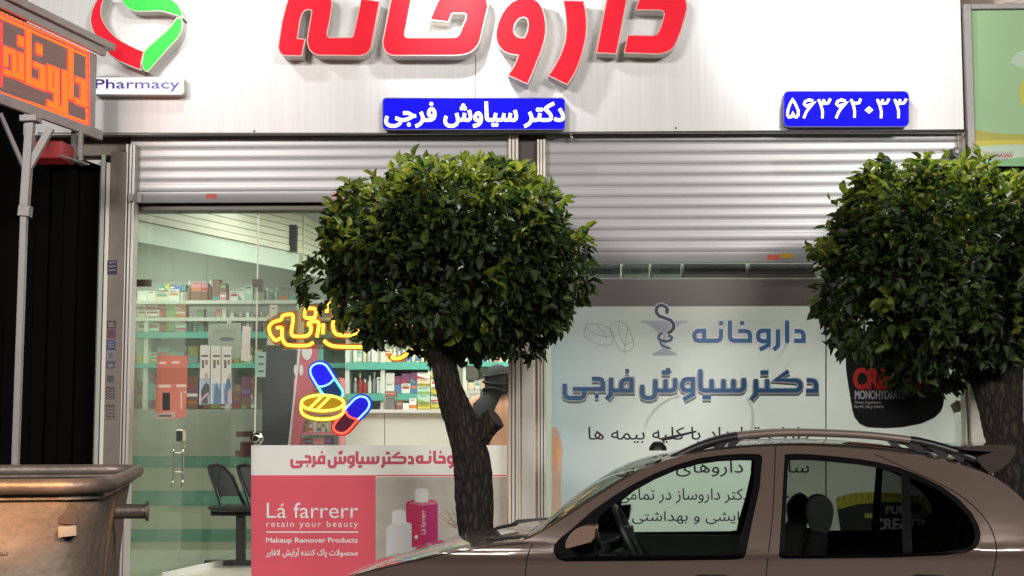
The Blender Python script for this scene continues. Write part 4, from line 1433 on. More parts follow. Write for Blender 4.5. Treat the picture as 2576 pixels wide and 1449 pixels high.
# leaflets on the left pier
stk = [((269, 807, 291, 826), (.06, .05, .045), 'dark square sticker topmost on the lower pier'), ((269, 828, 291, 852), (.26, .08, .15), 'plum sticker on the pier under the dark one'),
       ((269, 856, 290, 880), (.05, .06, .22), 'blue printed sticker on the pier under the plum one'), ((269, 883, 289, 905), (.30, .29, .32), 'grey framed sticker on the pier under the blue one'),
       ((268, 910, 288, 927), (.07, .07, .14), 'dark blue torn sticker halfway down the pier'), ((270, 655, 294, 690), (.035, .032, .075), 'navy sticker high on the left pier')]
for k, (r, c, lab) in enumerate(stk):
    mb = MB()
    mb.prism([rect(*r)], on(YP - .003), 0, .002)
    for j in range(3):
        y = r[1] + 4 + j * (r[3] - r[1] - 6) / 3
        mb.stroke([(r[0] + 3, y), (r[0] + 8, y + 3), (r[0] + 12, y), (r[2] - 3, y + 2)], 2, on(YP - .0045), 0, 1)
    tag(mb.build('sticker', [M('sticker', c, .6, var=.3, vs=40), M('sticker_ink', (.36, .34, .36) if sum(c) < .4 else (.03, .03, .04), .6)]), lab, 'sticker', 'stickers on the left pier')
for k, (y0, y1) in enumerate(((945, 962), (975, 1003), (1020, 1055))):
    mb = MB()
    for j in range(4):
        y = y0 + (y1 - y0) * j / 4
        mb.stroke([(269, y + 2), (273, y), (277, y + 4), (282, y + 1), (287, y + 3)], 2.2, on(YP - .002), 0, 0)
    if k:
        mb.stroke(rect(268, y0 - 1, 287, y1), 1.4, on(YP - .003), 0, 0, True)
    tag(mb.build('stencil_mark', M('stencil_ink', (.07, .06, .07), .7)), ('small dark stencilled phone mark on the pier', 'boxed grey stencil mark on the pier', 'lowest boxed stencil mark on the left pier')[k], 'stencil', 'stencils on the left pier')

# ------------------------------------------------------------------ shop interior
YSH = 14.2
fS = on(YSH)


def shelf_unit(label, px0, px1, uprights, boards, teal, pyb, Y, top=None):
    c = W((px0 + px1) / 2, pyb, Y)
    t = thing('shelf_unit', label, 'shelves', c)
    x0, x1 = W(px0, 900, Y).x, W(px1, 900, Y).x
    mb = MB()
    for px in uprights:
        x = W(px, 900, Y).x
        mb.box(x - .02, Y, ZF, x + .02, Y + .33, W(px, top or boards[0], Y).z)
    mb.build('upright', m_counter, t)
    mb = MB()
    mb.box(x0, Y + .33, ZF, x1, Y + .35, W(px0, boards[0], Y).z)
    mb.build('back_panel', m_wallg, t)
    for py in boards:
        z = W(px0, py, Y).z
        mb = MB(); mb.box(x0, Y - .004, z - .022, x1, Y + .329, z + .012)
        mb.build('shelf', m_counter, t)
    for p0_, p1_ in teal:
        za_, zb2 = W(px0, p1_, Y).z, W(px0, p0_, Y).z
        mb = MB(); mb.box(x0 - .002, Y - .02, za_, x1 + .002, Y + .325, zb2)
        mb.build('shelf_edge', m_teal, t)
    return t


shelf_unit('tall shelving with teal edged shelves behind the glass door', 338, 870, (366, 574, 760), (802, 759), ((835, 851), (914, 926)), 1030, YSH)
shelf_unit('white shelving with teal bands behind the tree trunk', 872, 1090, (874, 963, 1082), (800,), ((912, 930), (990, 1008)), 1032, 14.0)
shelf_unit('shelving with teal band and stock beside the customer', 1165, 1300, (1170, 1296), (800,), ((911, 922),), 1032, 14.0)

COLS = {'white': S(225, 224, 215), 'cream': S(220, 205, 170), 'red': S(185, 60, 60), 'orange': S(205, 120, 50), 'green': S(130, 170, 90), 'teal': S(90, 160, 150), 'blue': S(90, 120, 170),
        'purple': S(130, 70, 110), 'yellow': S(200, 190, 80), 'brown': S(130, 95, 75), 'pink': S(215, 140, 150), 'grey': S(150, 150, 150), 'olive': S(150, 145, 70), 'mint': S(170, 205, 185)}
PM = {k: M('carton_' + k, v, .5, var=.08, vs=30) for k, v in COLS.items()}


ORD = ['first', 'second', 'third', 'fourth', 'fifth', 'sixth', 'seventh', 'eighth', 'ninth', 'tenth', 'eleventh', 'twelfth', 'thirteenth', 'fourteenth', 'fifteenth', 'sixteenth', 'seventeenth', 'eighteenth', 'nineteenth', 'twentieth']


def carton(px0, py0, px1, py1, Y, col, band, where, place, depth=.12):
    mb = MB()
    f = on(Y)
    mb.prism([rect(px0, py0, px1, py1)], f, 0, depth, 0)
    h, w = py1 - py0, px1 - px0
    if band:
        k = random.randrange(3)
        if k == 0:
            mb.prism([rect(px0 + w * .1, py0 + h * .3, px0 + w * .9, py0 + h * .55)], f, -.001, -.001, 1)
        elif k == 1:
            mb.prism([rect(px0 + w * .0, py0 + h * .6, px1, py0 + h * .9)], f, -.001, -.001, 1)
        else:
            mb.prism([[(px0, py1), (px0, py0 + h * .5), (px0 + w * .7, py1)]], f, -.001, -.001, 1)
        mb.prism([rect(px0 + w * .15, py0 + h * .12, px0 + w * .75, py0 + h * .2)], f, -.0015, -.0015, 2)
    o = mb.build('carton', [PM[col], PM[band or 'white'], m_grey])
    return tag(o, f"{f'{col} and {band}' if band and band != col else 'plain ' + col} carton, {place} on {where}", 'carton', 'goods on ' + where)


def bottle(px, pyb, hpx, wpx, Y, col, where, place):
    mb = MB()
    p = W(px, pyb, Y + .05)
    s_ = Y / F
    h, r = hpx * s_, wpx * s_ / 2
    mb.lathe(p, [(r * .92, 0), (r, .01), (r, h * .55), (r * .8, h * .66), (r * .42, h * .72), (r * .42, h * .78)], 10, 0)
    mb.lathe(p, [(r * .5, h * .78), (r * .5, h * .97), (r * .4, h)], 10, 1)
    o = mb.build('bottle', [PM[col], PM['white']], smooth=40)
    return tag(o, f'{col} bottle, {place} on {where}', 'bottle', 'goods on ' + where)


def row(x0, x1, yb, hmin, hmax, Y, cols, where, wmin=12, wmax=26, pb=.35, stack=1):
    x = x0
    k = 0
    while x < x1 - 6:
        w = random.uniform(wmin, wmax)
        w = min(w, x1 - x)
        h = random.uniform(hmin, hmax)
        o_ = ORD[min(k, 19)]
        if random.random() < pb:
            bottle(x + 6, yb, h, 10, Y, random.choice(cols), where, o_ + ' from left')
            x += 12
        else:
            y = yb
            for s_ in range(stack):
                c = random.choice(cols)
                pl = o_ + ' from left' if stack == 1 else (['bottom', 'top'] if stack == 2 else ['bottom', 'second', 'top'] if stack == 3 else ['bottom', 'second', 'third', 'top'])[s_] + f' in {o_} pile from left'
                carton(x, y - h / stack + .6, x + w - 1, y, Y, c, random.choice(('red', 'green', 'blue', 'white', 'teal', 'orange')) if random.random() < .7 else None, where, pl)
                y -= h / stack
            x += w
        k += 1


YI = YSH + .06
# stacked cartons left of the shelves: white columns, red, green, orange columns
wh_ = 'the left shelf behind the door'
for j, (y0, y1) in enumerate(((763, 778), (779, 796), (797, 812), (813, 833))):
    for x0, x1, c, bnd in ((346, 366, 'cream' if j % 2 else 'white', 'brown'), (367, 400, 'white', 'red') if j % 2 else (367, 402, 'red', 'white'), (401, 417, 'red', 'orange'), (418, 440, 'green', None), (441, 468, 'white' if j == 3 else 'orange', 'white' if j < 3 else 'red')):
        carton(x0, y0, x1, y1, YI - .02, c, bnd, wh_, ('top row', 'second row', 'third row', 'bottom row')[j] + f' at {x0 // 20 - 16 and ORD[max(0, (x0 - 346) // 22)]} place')
row(346, 468, 756, 22, 34, YI, ['white', 'white', 'cream', 'pink', 'mint'], 'the left top shelf', 18, 34, .1)
row(400, 470, 731, 12, 18, YI + .02, ['blue', 'yellow', 'teal', 'white'], 'the row above the left top shelf', 10, 18, .3)
row(470, 570, 757, 42, 56, YI, ['brown', 'brown', 'pink', 'cream', 'orange', 'white'], 'the upper middle shelf', 12, 26, .3, 2)
row(580, 752, 757, 26, 46, YI, ['grey', 'white', 'grey', 'mint'], 'the upper right shelf', 12, 24, .3)
row(472, 570, 834, 26, 60, YI, ['grey', 'grey', 'white', 'pink', 'grey'], 'the second middle shelf', 12, 22, .35, 2)
row(580, 755, 834, 38, 52, YI, ['pink', 'purple', 'olive', 'brown', 'cream', 'white'], 'the second right shelf', 8, 12, .1)
row(345, 500, 913, 24, 50, YI, ['olive', 'mint', 'yellow', 'teal', 'grey', 'cream'], 'the left third shelf', 16, 34, .15, 2)
row(500, 750, 913, 30, 50, YI, ['grey', 'brown', 'olive', 'cream', 'grey'], 'the right third shelf', 12, 26, .2, 2)
row(345, 400, 1028, 60, 90, YI, ['brown', 'purple', 'olive', 'teal', 'grey'], 'the left counter shelf', 20, 34, 0, 4)
row(470, 640, 1028, 40, 84, YI, ['brown', 'grey', 'olive', 'brown', 'purple'], 'the right counter shelf', 18, 34, .1, 3)
# right of the trunk
row(877, 960, 911, 30, 40, 14.03, ['white', 'white', 'mint', 'cream', 'green'], 'the upper left teal shelf', 10, 20, .45)
row(968, 1080, 911, 22, 40, 14.03, ['white', 'white', 'pink', 'mint', 'cream'], 'the upper right teal shelf', 10, 20, .6)
row(888, 960, 989, 34, 56, 14.03, ['white', 'white', 'red', 'grey', 'white'], 'the middle left teal shelf', 10, 18, .75)
row(970, 1052, 989, 42, 54, 14.03, ['purple', 'purple', 'brown', 'white', 'blue', 'red'], 'the middle right teal shelf', 14, 26, .05, 2)
row(1174, 1290, 911, 22, 44, 14.03, ['white', 'white', 'blue', 'pink', 'cream'], 'the upper customer shelf', 12, 24, .55)
row(1174, 1255, 980, 16, 30, 14.03, ['white', 'cream', 'orange'], 'the lower customer shelf', 14, 26, .1)
# counter-top stacks by the trunk
YCt = 13.15
wc = 'the white counter by the trunk'
for j, (y0, y1, c, bnd) in enumerate(((938, 952, 'white', 'red'), (953, 973, 'cream', 'olive'), (974, 993, 'mint', 'green'), (994, 1011, 'mint', 'green'), (1012, 1030, 'olive', 'yellow'))):
    carton(1050, y0, 1082, y1, YCt, c, bnd, wc, ('top', 'second', 'third', 'fourth', 'bottom')[j] + ' of main pile')
    carton(1084, y0 + 3, 1106, y1, YCt + .02, 'white' if j % 2 else 'yellow', 'red' if j % 2 else 'olive', wc, ('top', 'second', 'third', 'fourth', 'bottom')[j] + ' of pile by trunk')
carton(1030, 1002, 1048, 1030, YCt, 'white', 'orange', wc, 'tall one before main pile')
carton(1014, 1014, 1029, 1030, YCt, 'white', None, wc, 'low one')
carton(996, 1006, 1013, 1030, YCt + .1, 'brown', 'grey', wc, 'third from left')
carton(965, 1000, 992, 1030, YCt + .1, 'grey', None, wc, 'leftmost')
carton(968, 984, 996, 998, YCt, 'brown', 'pink', 'the scale arm above the counter', 'flat one')
# counters
YC = 13.0
mb = MB()
x0, x1 = W(860, 1040, YC).x, W(1300, 1040, YC).x
zc = W(1100, 1030, YC).z
ct = thing('service_counter', 'long white service counter behind the tree trunk', 'counter', ((x0 + x1) / 2, YC, ZF))
mb.box(x0, YC, ZF, x1, YC + .5, zc - .03)
mb.build('front_panel', m_counter, ct)
mb = MB(); mb.box(x0 - .02, YC - .03, zc - .03, x1 + .02, YC + .5, zc)
mb.build('counter_top', m_white, ct)
mb = MB(); mb.prism([rect(966.5, 1033, 968.5, 1200)], on(YC), -.001, .001)
mb.build('panel_joint', m_grey, ct)
YC2 = 13.6
x0, x1 = W(325, 1040, YC2).x, W(735, 1040, YC2).x
zc2 = W(500, 1030, YC2).z
ct = thing('striped_counter', 'grey and cream counter with three green stripes behind the door', 'counter', ((x0 + x1) / 2, YC2, ZF))
mb = MB(); mb.box(x0, YC2, ZF, x1, YC2 + .45, zc2)
mb.build('front_panel', M('warm_grey_laminate', (.52, .52, .42), .4, var=.04), ct)
mb = MB()
for y0, y1 in ((1148, 1176), (1234, 1272), (1331, 1363)):
    mb.prism([rect(326, y0, 734, y1)], on(YC2), -.004, .001)
mb.build('green_stripe', m_teal2, ct)
mb = MB(); mb.prism([rect(326, 1031, 734, 1147)], on(YC2), -.003, .001)
mb.build('upper_panel', M('grey_laminate', (.42, .43, .38), .4, var=.04), ct)
# grey carrier bag / sign panel behind the triptych, small dark screen, notices on the counter
paper('grey_bag', 'grey carrier bag with a dark oval mark behind the leaflet', 'bag', [(525, 816), (607, 812), (606, 900), (523, 900)], 13.2, [M('grey_bag', (.36, .37, .33), .6), m_grey, M('slate_oval', (.12, .12, .17), .5)],
      lambda mb, f, d: (mb.prism([[(571 + 19 * math.cos(a), 853 + 5.5 * math.sin(a)) for a in np.linspace(0, 6.2, 20)]], f, d - .002, d - .002, 2), write(mb, shape('داروخانه دکتر'), (541, 826, 596, 838), f, d - .002, 1)))
for lab, r, Y, c in (('white framed notice on the counter left of the customer', (1165, 981, 1208, 1030), 12.95, 0), ):
    paper('counter_notice', lab, 'notice', rect(*r), Y, [M('notice_sheet', (.62, .66, .60), .5), m_grey, M('red_base', (.3, .04, .03), .5)],
          lambda mb, f, d: ([write(mb, shape(s_), (1170, y, 1203, y + 7), f, d - .002, 1) for s_, y in (('لطفا نوبت را', 988), ('رعایت فرمایید', 998), ('با تشکر', 1008), ('داروخانه', 1018))], mb.prism([rect(1172, 1028, 1200, 1034)], f, d - .003, .03, 2)))
mb = MB()
mb.prism([rect(1172, 920, 1204, 957)], on(13.7), 0, .03, 0); mb.prism([rect(1174, 922, 1202, 955)], on(13.7), -.002, -.002, 1)
tag(mb.build('monitor', [m_black, M('dim_screen', (.09, .085, .07), .3)]), 'dark screen hung on the shelves left of the customer', 'monitor')

# pink cosmetics stand
YPk = 12.3
pst = thing('cosmetics_stand', 'pink cosmetics display stand behind the neon tablets', 'display stand', W(770, 1180, YPk))
mb = MB()
mb.prism([[(752, 866), (800, 866), (796, 940), (720, 1240), (712, 1240)]], on(YPk), 0, .03, 0)
mb.build('side_panel', M('pink_board', (.62, .15, .19), .4, var=.05), pst)
mb = MB()
mb.prism([[(752, 866), (757, 866), (717, 1240), (712, 1240)]], on(YPk), -.004, -.001, 0)
mb.prism([[(772 + 13 * math.cos(a), 884 + 22 * math.sin(a)) for a in np.linspace(0, 6.2, 18)]], on(YPk), -.003, -.001, 0)
for cx in (744, 758):
    mb.prism([[(cx + 5 * math.cos(a), 931 + 14 * math.sin(a)) for a in np.linspace(0, 6.2, 14)]], on(YPk), -.003, -.001, 0)
mb.build('white_ovals', m_white, pst)
mb = MB()
mb.prism([rect(798, 866, 812, 950)], on(YPk + .02), 0, .02)
mb.build('teal_strip', m_teal, pst)
mb = MB()
for py in (1038, 1088):
    mb.prism([rect(738, py, 850, py + 6)], on(YPk + .05), 0, .3)
mb.prism([rect(738, 950, 742, 1240)], on(YPk + .05), 0, .3)
mb.prism([rect(850, 950, 856, 1240)], on(YPk + .05), 0, .3)
mb.build('shelf', M('rose_board', (.62, .18, .24), .4), pst)
row(744, 835, 1037, 60, 80, YPk + .1, ['pink', 'cream', 'white', 'pink'], 'the pink stand upper shelf', 9, 14, .1)
row(746, 835, 1087, 26, 30, YPk + .1, ['white', 'cream'], 'the pink stand middle shelf', 9, 12, 0)
row(746, 835, 1118, 14, 20, YPk + .1, ['purple', 'pink', 'purple'], 'the pink stand lower shelf', 20, 30, 0)
# dark cabinet seen between mint note and pink stand
mb = MB()
mb.prism([rect(660, 880, 745, 1240)], on(12.75), 0, .3)
tag(mb.build('dark_cabinet', M('charcoal_board', (.045, .05, .05), .35, var=.5, vs=6, stretch=(1, 1, 6))), 'dark cabinet between the mint note and the pink stand', 'cabinet')
# small red step display in front of it
mb = MB()
for r in ((594, 1085, 650, 1099), (604, 1112, 650, 1133), (592, 1133, 650, 1150)):
    mb.prism([rect(*r)], on(12.9), 0, .2)
tag(mb.build('counter_display', M('plum_board', (.16, .035, .05), .4)), 'plum tiered counter display left of the round glass stud', 'display')

# waiting bench ---------------------------------------------------------------
YB = 12.15
ben = thing('waiting_bench', 'black two seat waiting bench on a beam base behind the pink poster edge', 'bench', W(570, 1430, YB))


def loopseat(px, Y):
    f = on(Y)
    mb = MB()
    out = [(px - 8, 1172), (px + 12, 1168), (px + 33, 1176), (px + 52, 1200), (px + 62, 1228), (px + 66, 1248), (px + 30, 1248), (px + 18, 1252), (px + 6, 1222), (px - 5, 1195)]
    mb.prism([[(a, b) for a, b in out]], f, .0, .02, 0)
    back = mb.build('backrest', M('perforated_black', (.07, .075, .075), .5, .3, var=.25, vs=300), ben, bevel=.006)
    mb = MB()
    mb.tube([f(px - 8, 1172, -.01), f(px - 3, 1195, -.01), f(px + 10, 1226, -.02), f(px + 24, 1262, -.06), f(px + 34, 1280, -.12)], .013, 8)
    mb.tube([f(px - 8, 1172, -.01), f(px + 12, 1167, -.01), f(px + 33, 1174, -.01), f(px + 54, 1200, -.01), f(px + 66, 1240, .02), f(px + 80, 1272, .05)], .013, 8)
    mb.build('seat_frame', m_black, ben, smooth=50)
    mb = MB()
    s = f(px + 62, 1278, 0)
    mb.lathe(s, [(0, -.02), (.20, -.02), (.23, -.008), (.235, .01), (.22, .018), (.16, .006), (0, .002)], 20)
    mb.build('seat', m_black, ben, smooth=50)


loopseat(533, YB); loopseat(606, YB + .02)
mb = MB()
p = W(606, 1290, YB)
q = W(606, 1418, YB)
mb.bar(p, q, .075, .05)
mb.bar(q + Vector((-.30, 0, -.01)), q + Vector((.6, 0, -.01)), .07, .075)
mb.bar(q + Vector((-.28, 0, -.05)), q + Vector((-.25, 0, -.10)), .06, .06)
mb.bar(p + Vector((-.25, .02, .0)), p + Vector((.8, .02, .0)), .06, .05)
mb.build('beam_base', m_black, ben, bevel=.006)

# security camera, hanging tag -------------------------------------------------
sc = thing('security_camera', 'small black box camera under the right end of the sign board', 'camera', W(2405, 385, YS - .12))
mb = MB()
f = on(YS - .16)
mb.prism([[(2396, 373), (2408, 368), (2422, 376), (2421, 396), (2408, 398), (2398, 388)]], f, 0, .12, 0)
mb.build('housing', m_black, sc, bevel=.004)
mb = MB(); p = W(2407, 382, YS - .165)
mb.lathe((p.x, p.y, p.z), [(0, -.012), (.014, -.012), (.02, 0), (.02, .01)], 14, ax='y')
mb.build('lens', m_steel, sc, smooth=40)
mb = MB(); mb.prism([[(1433, 339), (1437, 336), (1441, 341), (1441, 349), (1436, 347)]], on(YF + .04), 0, .012)
tag(mb.build('hanging_tag', m_paper), 'tiny white tag hanging under the sign board right of the blue name box', 'tag')
# stock boxes in the clear strip over the right window film -----------------------
for k, (r, c, lab) in enumerate((((1445, 664, 1560, 699), (.13, .16, .16), 'slate blue stock box behind the glass at the left end of the strip'), ((1568, 664, 1632, 698), (.19, .24, .20), 'dull green stock box second from the left behind the strip'),
                                 ((1640, 664, 1712, 698), (.15, .20, .16), 'dark green stock box left of the brown ones'), ((1721, 664, 1876, 700), (.035, .024, .02), 'left of two dark brown stock boxes behind the clear strip'),
                                 ((1887, 664, 2047, 700), (.04, .026, .02), 'right of two dark brown stock boxes behind the clear strip'))):
    mb = MB()
    mb.prism([rect(*r)], on(YG + .06), 0, .3, 0)
    mb.prism([rect(r[0] + 20, r[1] + 12, r[2] - 20, r[1] + 24)], on(YG + .06), -.002, -.002, 1)
    tag(mb.build('stock_box', [M('stock_box', c, .6, var=.15), M('stock_box_print', tuple(x * .6 for x in c), .6)]), lab, 'box', 'stock boxes over the right window film')
mb = MB(); mb.prism([rect(2050, 664, 2110, 700)], on(YG + .12), 0, .3, 0)
tag(mb.build('pale_box', M('pale_stock_box', (.75, .74, .55), .5)), 'pale cream box right of the brown stock boxes', 'box')

# ------------------------------------------------------------------ customer
def rings(mb, secs, n=20, m=0):
    vs, fs = [], []
    for (x, y, z, rx, ry) in secs:
        for j in range(n):
            a = 2 * math.pi * j / n
            vs.append((x + rx * math.cos(a), y + ry * math.sin(a), z))
    for i in range(len(secs) - 1):
        for j in range(n):
            fs.append((i * n + j, i * n + (j + 1) % n, (i + 1) * n + (j + 1) % n, (i + 1) * n + j))
    fs.append(tuple(range(n))[::-1]); fs.append(tuple((len(secs) - 1) * n + j for j in range(n)))
    mb.add(vs, fs, m)


YPe = 12.45
hp = W(1246, 960, YPe)
px_, py_ = hp.x, YPe
top = W(1246, 917, YPe).z
H = top - ZF
per = thing('person', 'customer in a black headscarf and peach coat standing at the counter', 'person', (px_, py_, ZF))
X = lambda f_: ZF + H * f_
mb = MB()      # body: legs, trunk, neck, head in one surface via skin modifier
sk = [((0, 0, .50), .10), ((0, 0, .60), .11), ((0, 0, .72), .12), ((0, .0, .81), .09), ((.005, -.0, .86), .05), ((.015, .0, .90), .062), ((.02, .0, .94), .078), ((.02, 0, .985), .05),
      ((-.10, 0, .47), .085), ((-.10, -.01, .27), .058), ((-.10, .01, .05), .04), ((-.09, .10, .02), .035),
      ((.10, 0, .47), .085), ((.10, -.01, .27), .058), ((.10, .01, .05), .04), ((.11, .10, .02), .035),
      ((-.19, 0, .80), .05), ((-.23, .04, .62), .038), ((-.17, .22, .56), .026), ((-.15, .28, .555), .026),
      ((.19, 0, .80), .05), ((.24, .04, .62), .038), ((.17, .22, .56), .026), ((.15, .28, .555), .026)]
ed = [(0, 1), (1, 2), (2, 3), (3, 4), (4, 5), (5, 6), (6, 7), (0, 8), (8, 9), (9, 10), (10, 11), (0, 12), (12, 13), (13, 14), (14, 15), (3, 16), (16, 17), (17, 18), (18, 19), (3, 20), (20, 21), (21, 22), (22, 23)]
for s_, hv in ((-1, 19), (1, 23)):
    for k, (dx, ln) in enumerate(((-.03, .055), (-.012, .07), (.008, .072), (.027, .062))):
        b0 = len(sk)
        bx, by, bz = sk[hv][0]
        sk += [((bx + dx, by + .025, bz), .010), ((bx + dx * 1.1, by + .025 + ln * .5, bz - .006), .009), ((bx + dx * 1.1, by + .02 + ln, bz - .02), .007)]
        ed += [(hv, b0), (b0, b0 + 1), (b0 + 1, b0 + 2)]
    b0 = len(sk)
    bx, by, bz = sk[hv][0]
    sk += [((bx - s_ * .035, by + .005, bz), .011), ((bx - s_ * .055, by + .03, bz - .005), .009)]
    ed += [(hv - 1, b0), (b0, b0 + 1)]
me = bpy.data.meshes.new('body')
me.from_pydata([(v[0][0], v[0][1], v[0][2] * H) for v in sk], ed, [])
bo = bpy.data.objects.new('body', me)
COL.objects.link(bo)
md = bo.modifiers.new('skin', 'SKIN')
for i, v in enumerate(sk):
    me.skin_vertices[0].data[i].radius = (v[1], v[1])
me.skin_vertices[0].data[0].use_root = True
sb = bo.modifiers.new('subdiv', 'SUBSURF'); sb.levels = 1; sb.render_levels = 1
me.materials.append(M('skin', (.50, .31, .22), .5))
bo.parent = per
WL['body'] = WL['person']
mb = MB()
secs = [(0, 0, .10, .25, .20), (0, 0, .30, .24, .19), (0, 0, .48, .225, .18), (0, 0, .60, .20, .155), (0, 0, .72, .205, .15), (0, 0, .79, .195, .13), (0, 0, .825, .14, .10), (0, 0, .85, .07, .07)]
rings(mb, [(px_ + .04 + x, py_ + y, X(z), rx, ry) for x, y, z, rx, ry in secs])
for s_ in (-1, 1):
    mb.tube([(px_ + .04 + s_ * .15, py_ - .01, X(.825)), (px_ + .02 + s_ * .17, py_, X(.805)), (px_ + s_ * .215, py_ + .0, X(.76)), (px_ + s_ * .245, py_ + .03, X(.63)), (px_ + s_ * .20, py_ + .16, X(.58)), (px_ + s_ * .17, py_ + .24, X(.56))], [.05, .068, .07, .062, .05, .045], 12)
mb.build('coat', M('peach_coat', (.64, .34, .23), .75, var=.12, vs=5, bump=.15, bs=9), per, smooth=60)
mb = MB()
secs = [(-.11, -.07, .56, .085, .10), (-.10, -.07, .66, .10, .105), (-.085, -.05, .74, .115, .11), (-.06, -.03, .80, .13, .12), (-.02, 0, .835, .118, .11), (.01, 0, .86, .10, .105), (.015, 0, .885, .104, .115), (.02, 0, .92, .112, .125), (.02, 0, .955, .105, .115), (.02, 0, .985, .075, .08), (.02, 0, 1.0, .03, .035)]
rings(mb, [(px_ + x, py_ + y, X(z), rx, ry) for x, y, z, rx, ry in secs])
for z, o in ((.872, .012), (.905, .008), (.945, .008)):
    mb.tube([(px_ + .015 + (.112 + o * .5) * math.cos(a), py_ + (.12 + o * .5) * math.sin(a), X(z) + .012 * math.sin(a * 2 + z * 50)) for a in np.linspace(0, 6.1, 20)], .011, 6, closed=True)
mb.build('headscarf', M('black_scarf', (.016, .016, .019), .85, var=.3, vs=7, bump=.3, bs=14), per, smooth=60)
mb = MB()      # face: a soft oval with nose and brow turned away to the right
rings(mb, [(px_ + .055, py_ + .045, X(z), r_ * .8, r_) for z, r_ in ((.865, .03), (.88, .06), (.91, .078), (.94, .074), (.955, .05))], 14)
mb.tube([(px_ + .115, py_ + .07, X(.925)), (px_ + .135, py_ + .085, X(.91)), (px_ + .12, py_ + .08, X(.905))], [.010, .015, .012], 8)
mb.build('face', M('face_skin', (.50, .31, .22), .5), per, smooth=60)
mb = MB()
mb.tube([(px_ - .13, py_ - .02, X(.80)), (px_ - .19, py_ - .10, X(.70)), (px_ - .21, py_ - .11, X(.60)), (px_ - .24, py_ - .09, X(.53))], .018, 8)
mb.box(px_ - .36, py_ - .15, X(.36), px_ - .14, py_ - .03, X(.53))
mb.build('shoulder_bag', M('black_bag', (.02, .018, .02), .5), per, bevel=.02)
mb = MB()
for s_ in (-1, 1):
    rings(mb, [(px_ + s_ * .10, py_ + .03, ZF + z, .05, .11 - z * .3) for z in (.0, .03, .07, .10)], 12)
mb.build('shoes', m_black, per, smooth=60)

# ------------------------------------------------------------------ neighbours
# dark yard on the left
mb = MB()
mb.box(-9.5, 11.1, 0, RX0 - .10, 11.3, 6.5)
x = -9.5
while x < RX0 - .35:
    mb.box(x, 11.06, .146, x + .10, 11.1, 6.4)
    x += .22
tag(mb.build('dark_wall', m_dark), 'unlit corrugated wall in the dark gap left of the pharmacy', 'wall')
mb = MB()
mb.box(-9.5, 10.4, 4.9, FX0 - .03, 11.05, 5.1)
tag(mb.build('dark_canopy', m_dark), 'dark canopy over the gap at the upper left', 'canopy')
mb = MB()
mb.prism([[(88, 340), (280, 340), (275, 402), (262, 410), (160, 372), (88, 352)]], on(10.98), 0, .06)
tag(mb.build('canopy_underside', M('grey_board', (.11, .10, .10), .8)), 'grey board under the canopy behind the sign brackets', 'canopy')
mb = MB()
mb.bar(W(88, 348, 10.9), W(266, 414, 10.9), .04, .045)
tag(mb.build('white_beam', m_white), 'thin white sloping beam behind the sign brackets', 'beam')
# right neighbour: marble strip, green billboard, shutter
nb = thing('neighbour_shop', 'marble faced neighbouring shop with a grey shutter at the right edge', 'shop', (5.2, 10.8, .146))
m_marble = M('veined_marble', (.62, .53, .44), .35, var=.18, vs=3.5, bump=.02)
xn = W(2482, 800, YS).x
mb = MB(); mb.box(FX1 + .004, YF + .22, W(2500, 45, YF).z, FX1 + 3, YF + .6, 6.0)
mb.prism([[(2470 + k * 9, 4 + 3 * math.sin(k)) for k in range(12)] + [(2470 + k * 9, 5.5 + 3 * math.sin(k)) for k in range(11, -1, -1)]], on(YF + .219), 0, 0, 1)
mb.build('marble_wall', [m_marble, M('marble_vein', (.3, .22, .16), .5)], nb)
mb = MB()
zz_ = ZF
x9 = xn + 2.5
vs = []
N = 34
for k in range(N):
    z0_, z1_ = .2 + k * .0815, .2 + (k + 1) * .0815
    mb.add([(xn, YS, z0_), (x9, YS, z0_), (x9, YS - .016, z0_ + .05), (xn, YS - .016, z0_ + .05), (x9, YS - .004, z1_ - .006), (xn, YS - .004, z1_ - .006), (x9, YS, z1_), (xn, YS, z1_)],
           [(0, 1, 2, 3), (3, 2, 4, 5), (5, 4, 6, 7)])
mb.build('roller_shutter', m_alu, nb, smooth=40)
mb = MB(); mb.box(xn - .02, YS + .02, .146, x9, YS + .3, 3.35); mb.box(xn, YP, 2.98, x9, YP + .4, 3.32)
mb.build('wall', m_pier, nb)
gb = thing('green_billboard', 'pale green billboard with yellow waves in a silver frame at the upper right', 'billboard', W(2500, 410, YF))
YB2 = YF - .02
fb = on(YB2)
m_gp = M('leaf_green_print', (.36, .60, .30), .5, var=.08, vs=.8)
x0, x1 = W(2432, 200, YB2).x, W(2432, 200, YB2).x + 2.6
zt_, zb3 = W(2440, 22, YB2).z, W(2440, 412, YB2).z
mb = MB(); mb.box(x0 + .02, YB2, zb3, x1, YB2 + .05, zt_)
mb.build('printed_panel', m_gp, gb)
mb = MB()
mb.box(x0 - .012, YB2 - .03, zb3 - .02, x0 + .04, YB2 + .06, zt_ + .03)
mb.box(x0 + .04, YB2 - .028, zt_ - .01, x1, YB2 + .06, zt_ + .03)
mb.build('frame', m_steel, gb, bevel=.004)
mb = MB()
g4 = lambda X, Y: (1894.5 + X * .26455, Y * .26455)
mb.prism([[g4(*q) for q in ((2080, 1222), (2200, 1250), (2400, 1275), (3000, 1270), (3000, 1330), (2500, 1330), (2080, 1340))]], fb, -.001, -.001, 0)
mb.prism([[g4(*q) for q in ((2080, 1340), (2300, 1335), (2600, 1328), (3000, 1330), (3000, 1370), (2400, 1375), (2080, 1395))]], fb, -.0015, -.0015, 1)
mb.prism([[g4(*q) for q in ((2080, 1395), (2400, 1375), (3000, 1370), (3000, 1500), (2600, 1490), (2300, 1530), (2080, 1545))]], fb, -.001, -.001, 2)
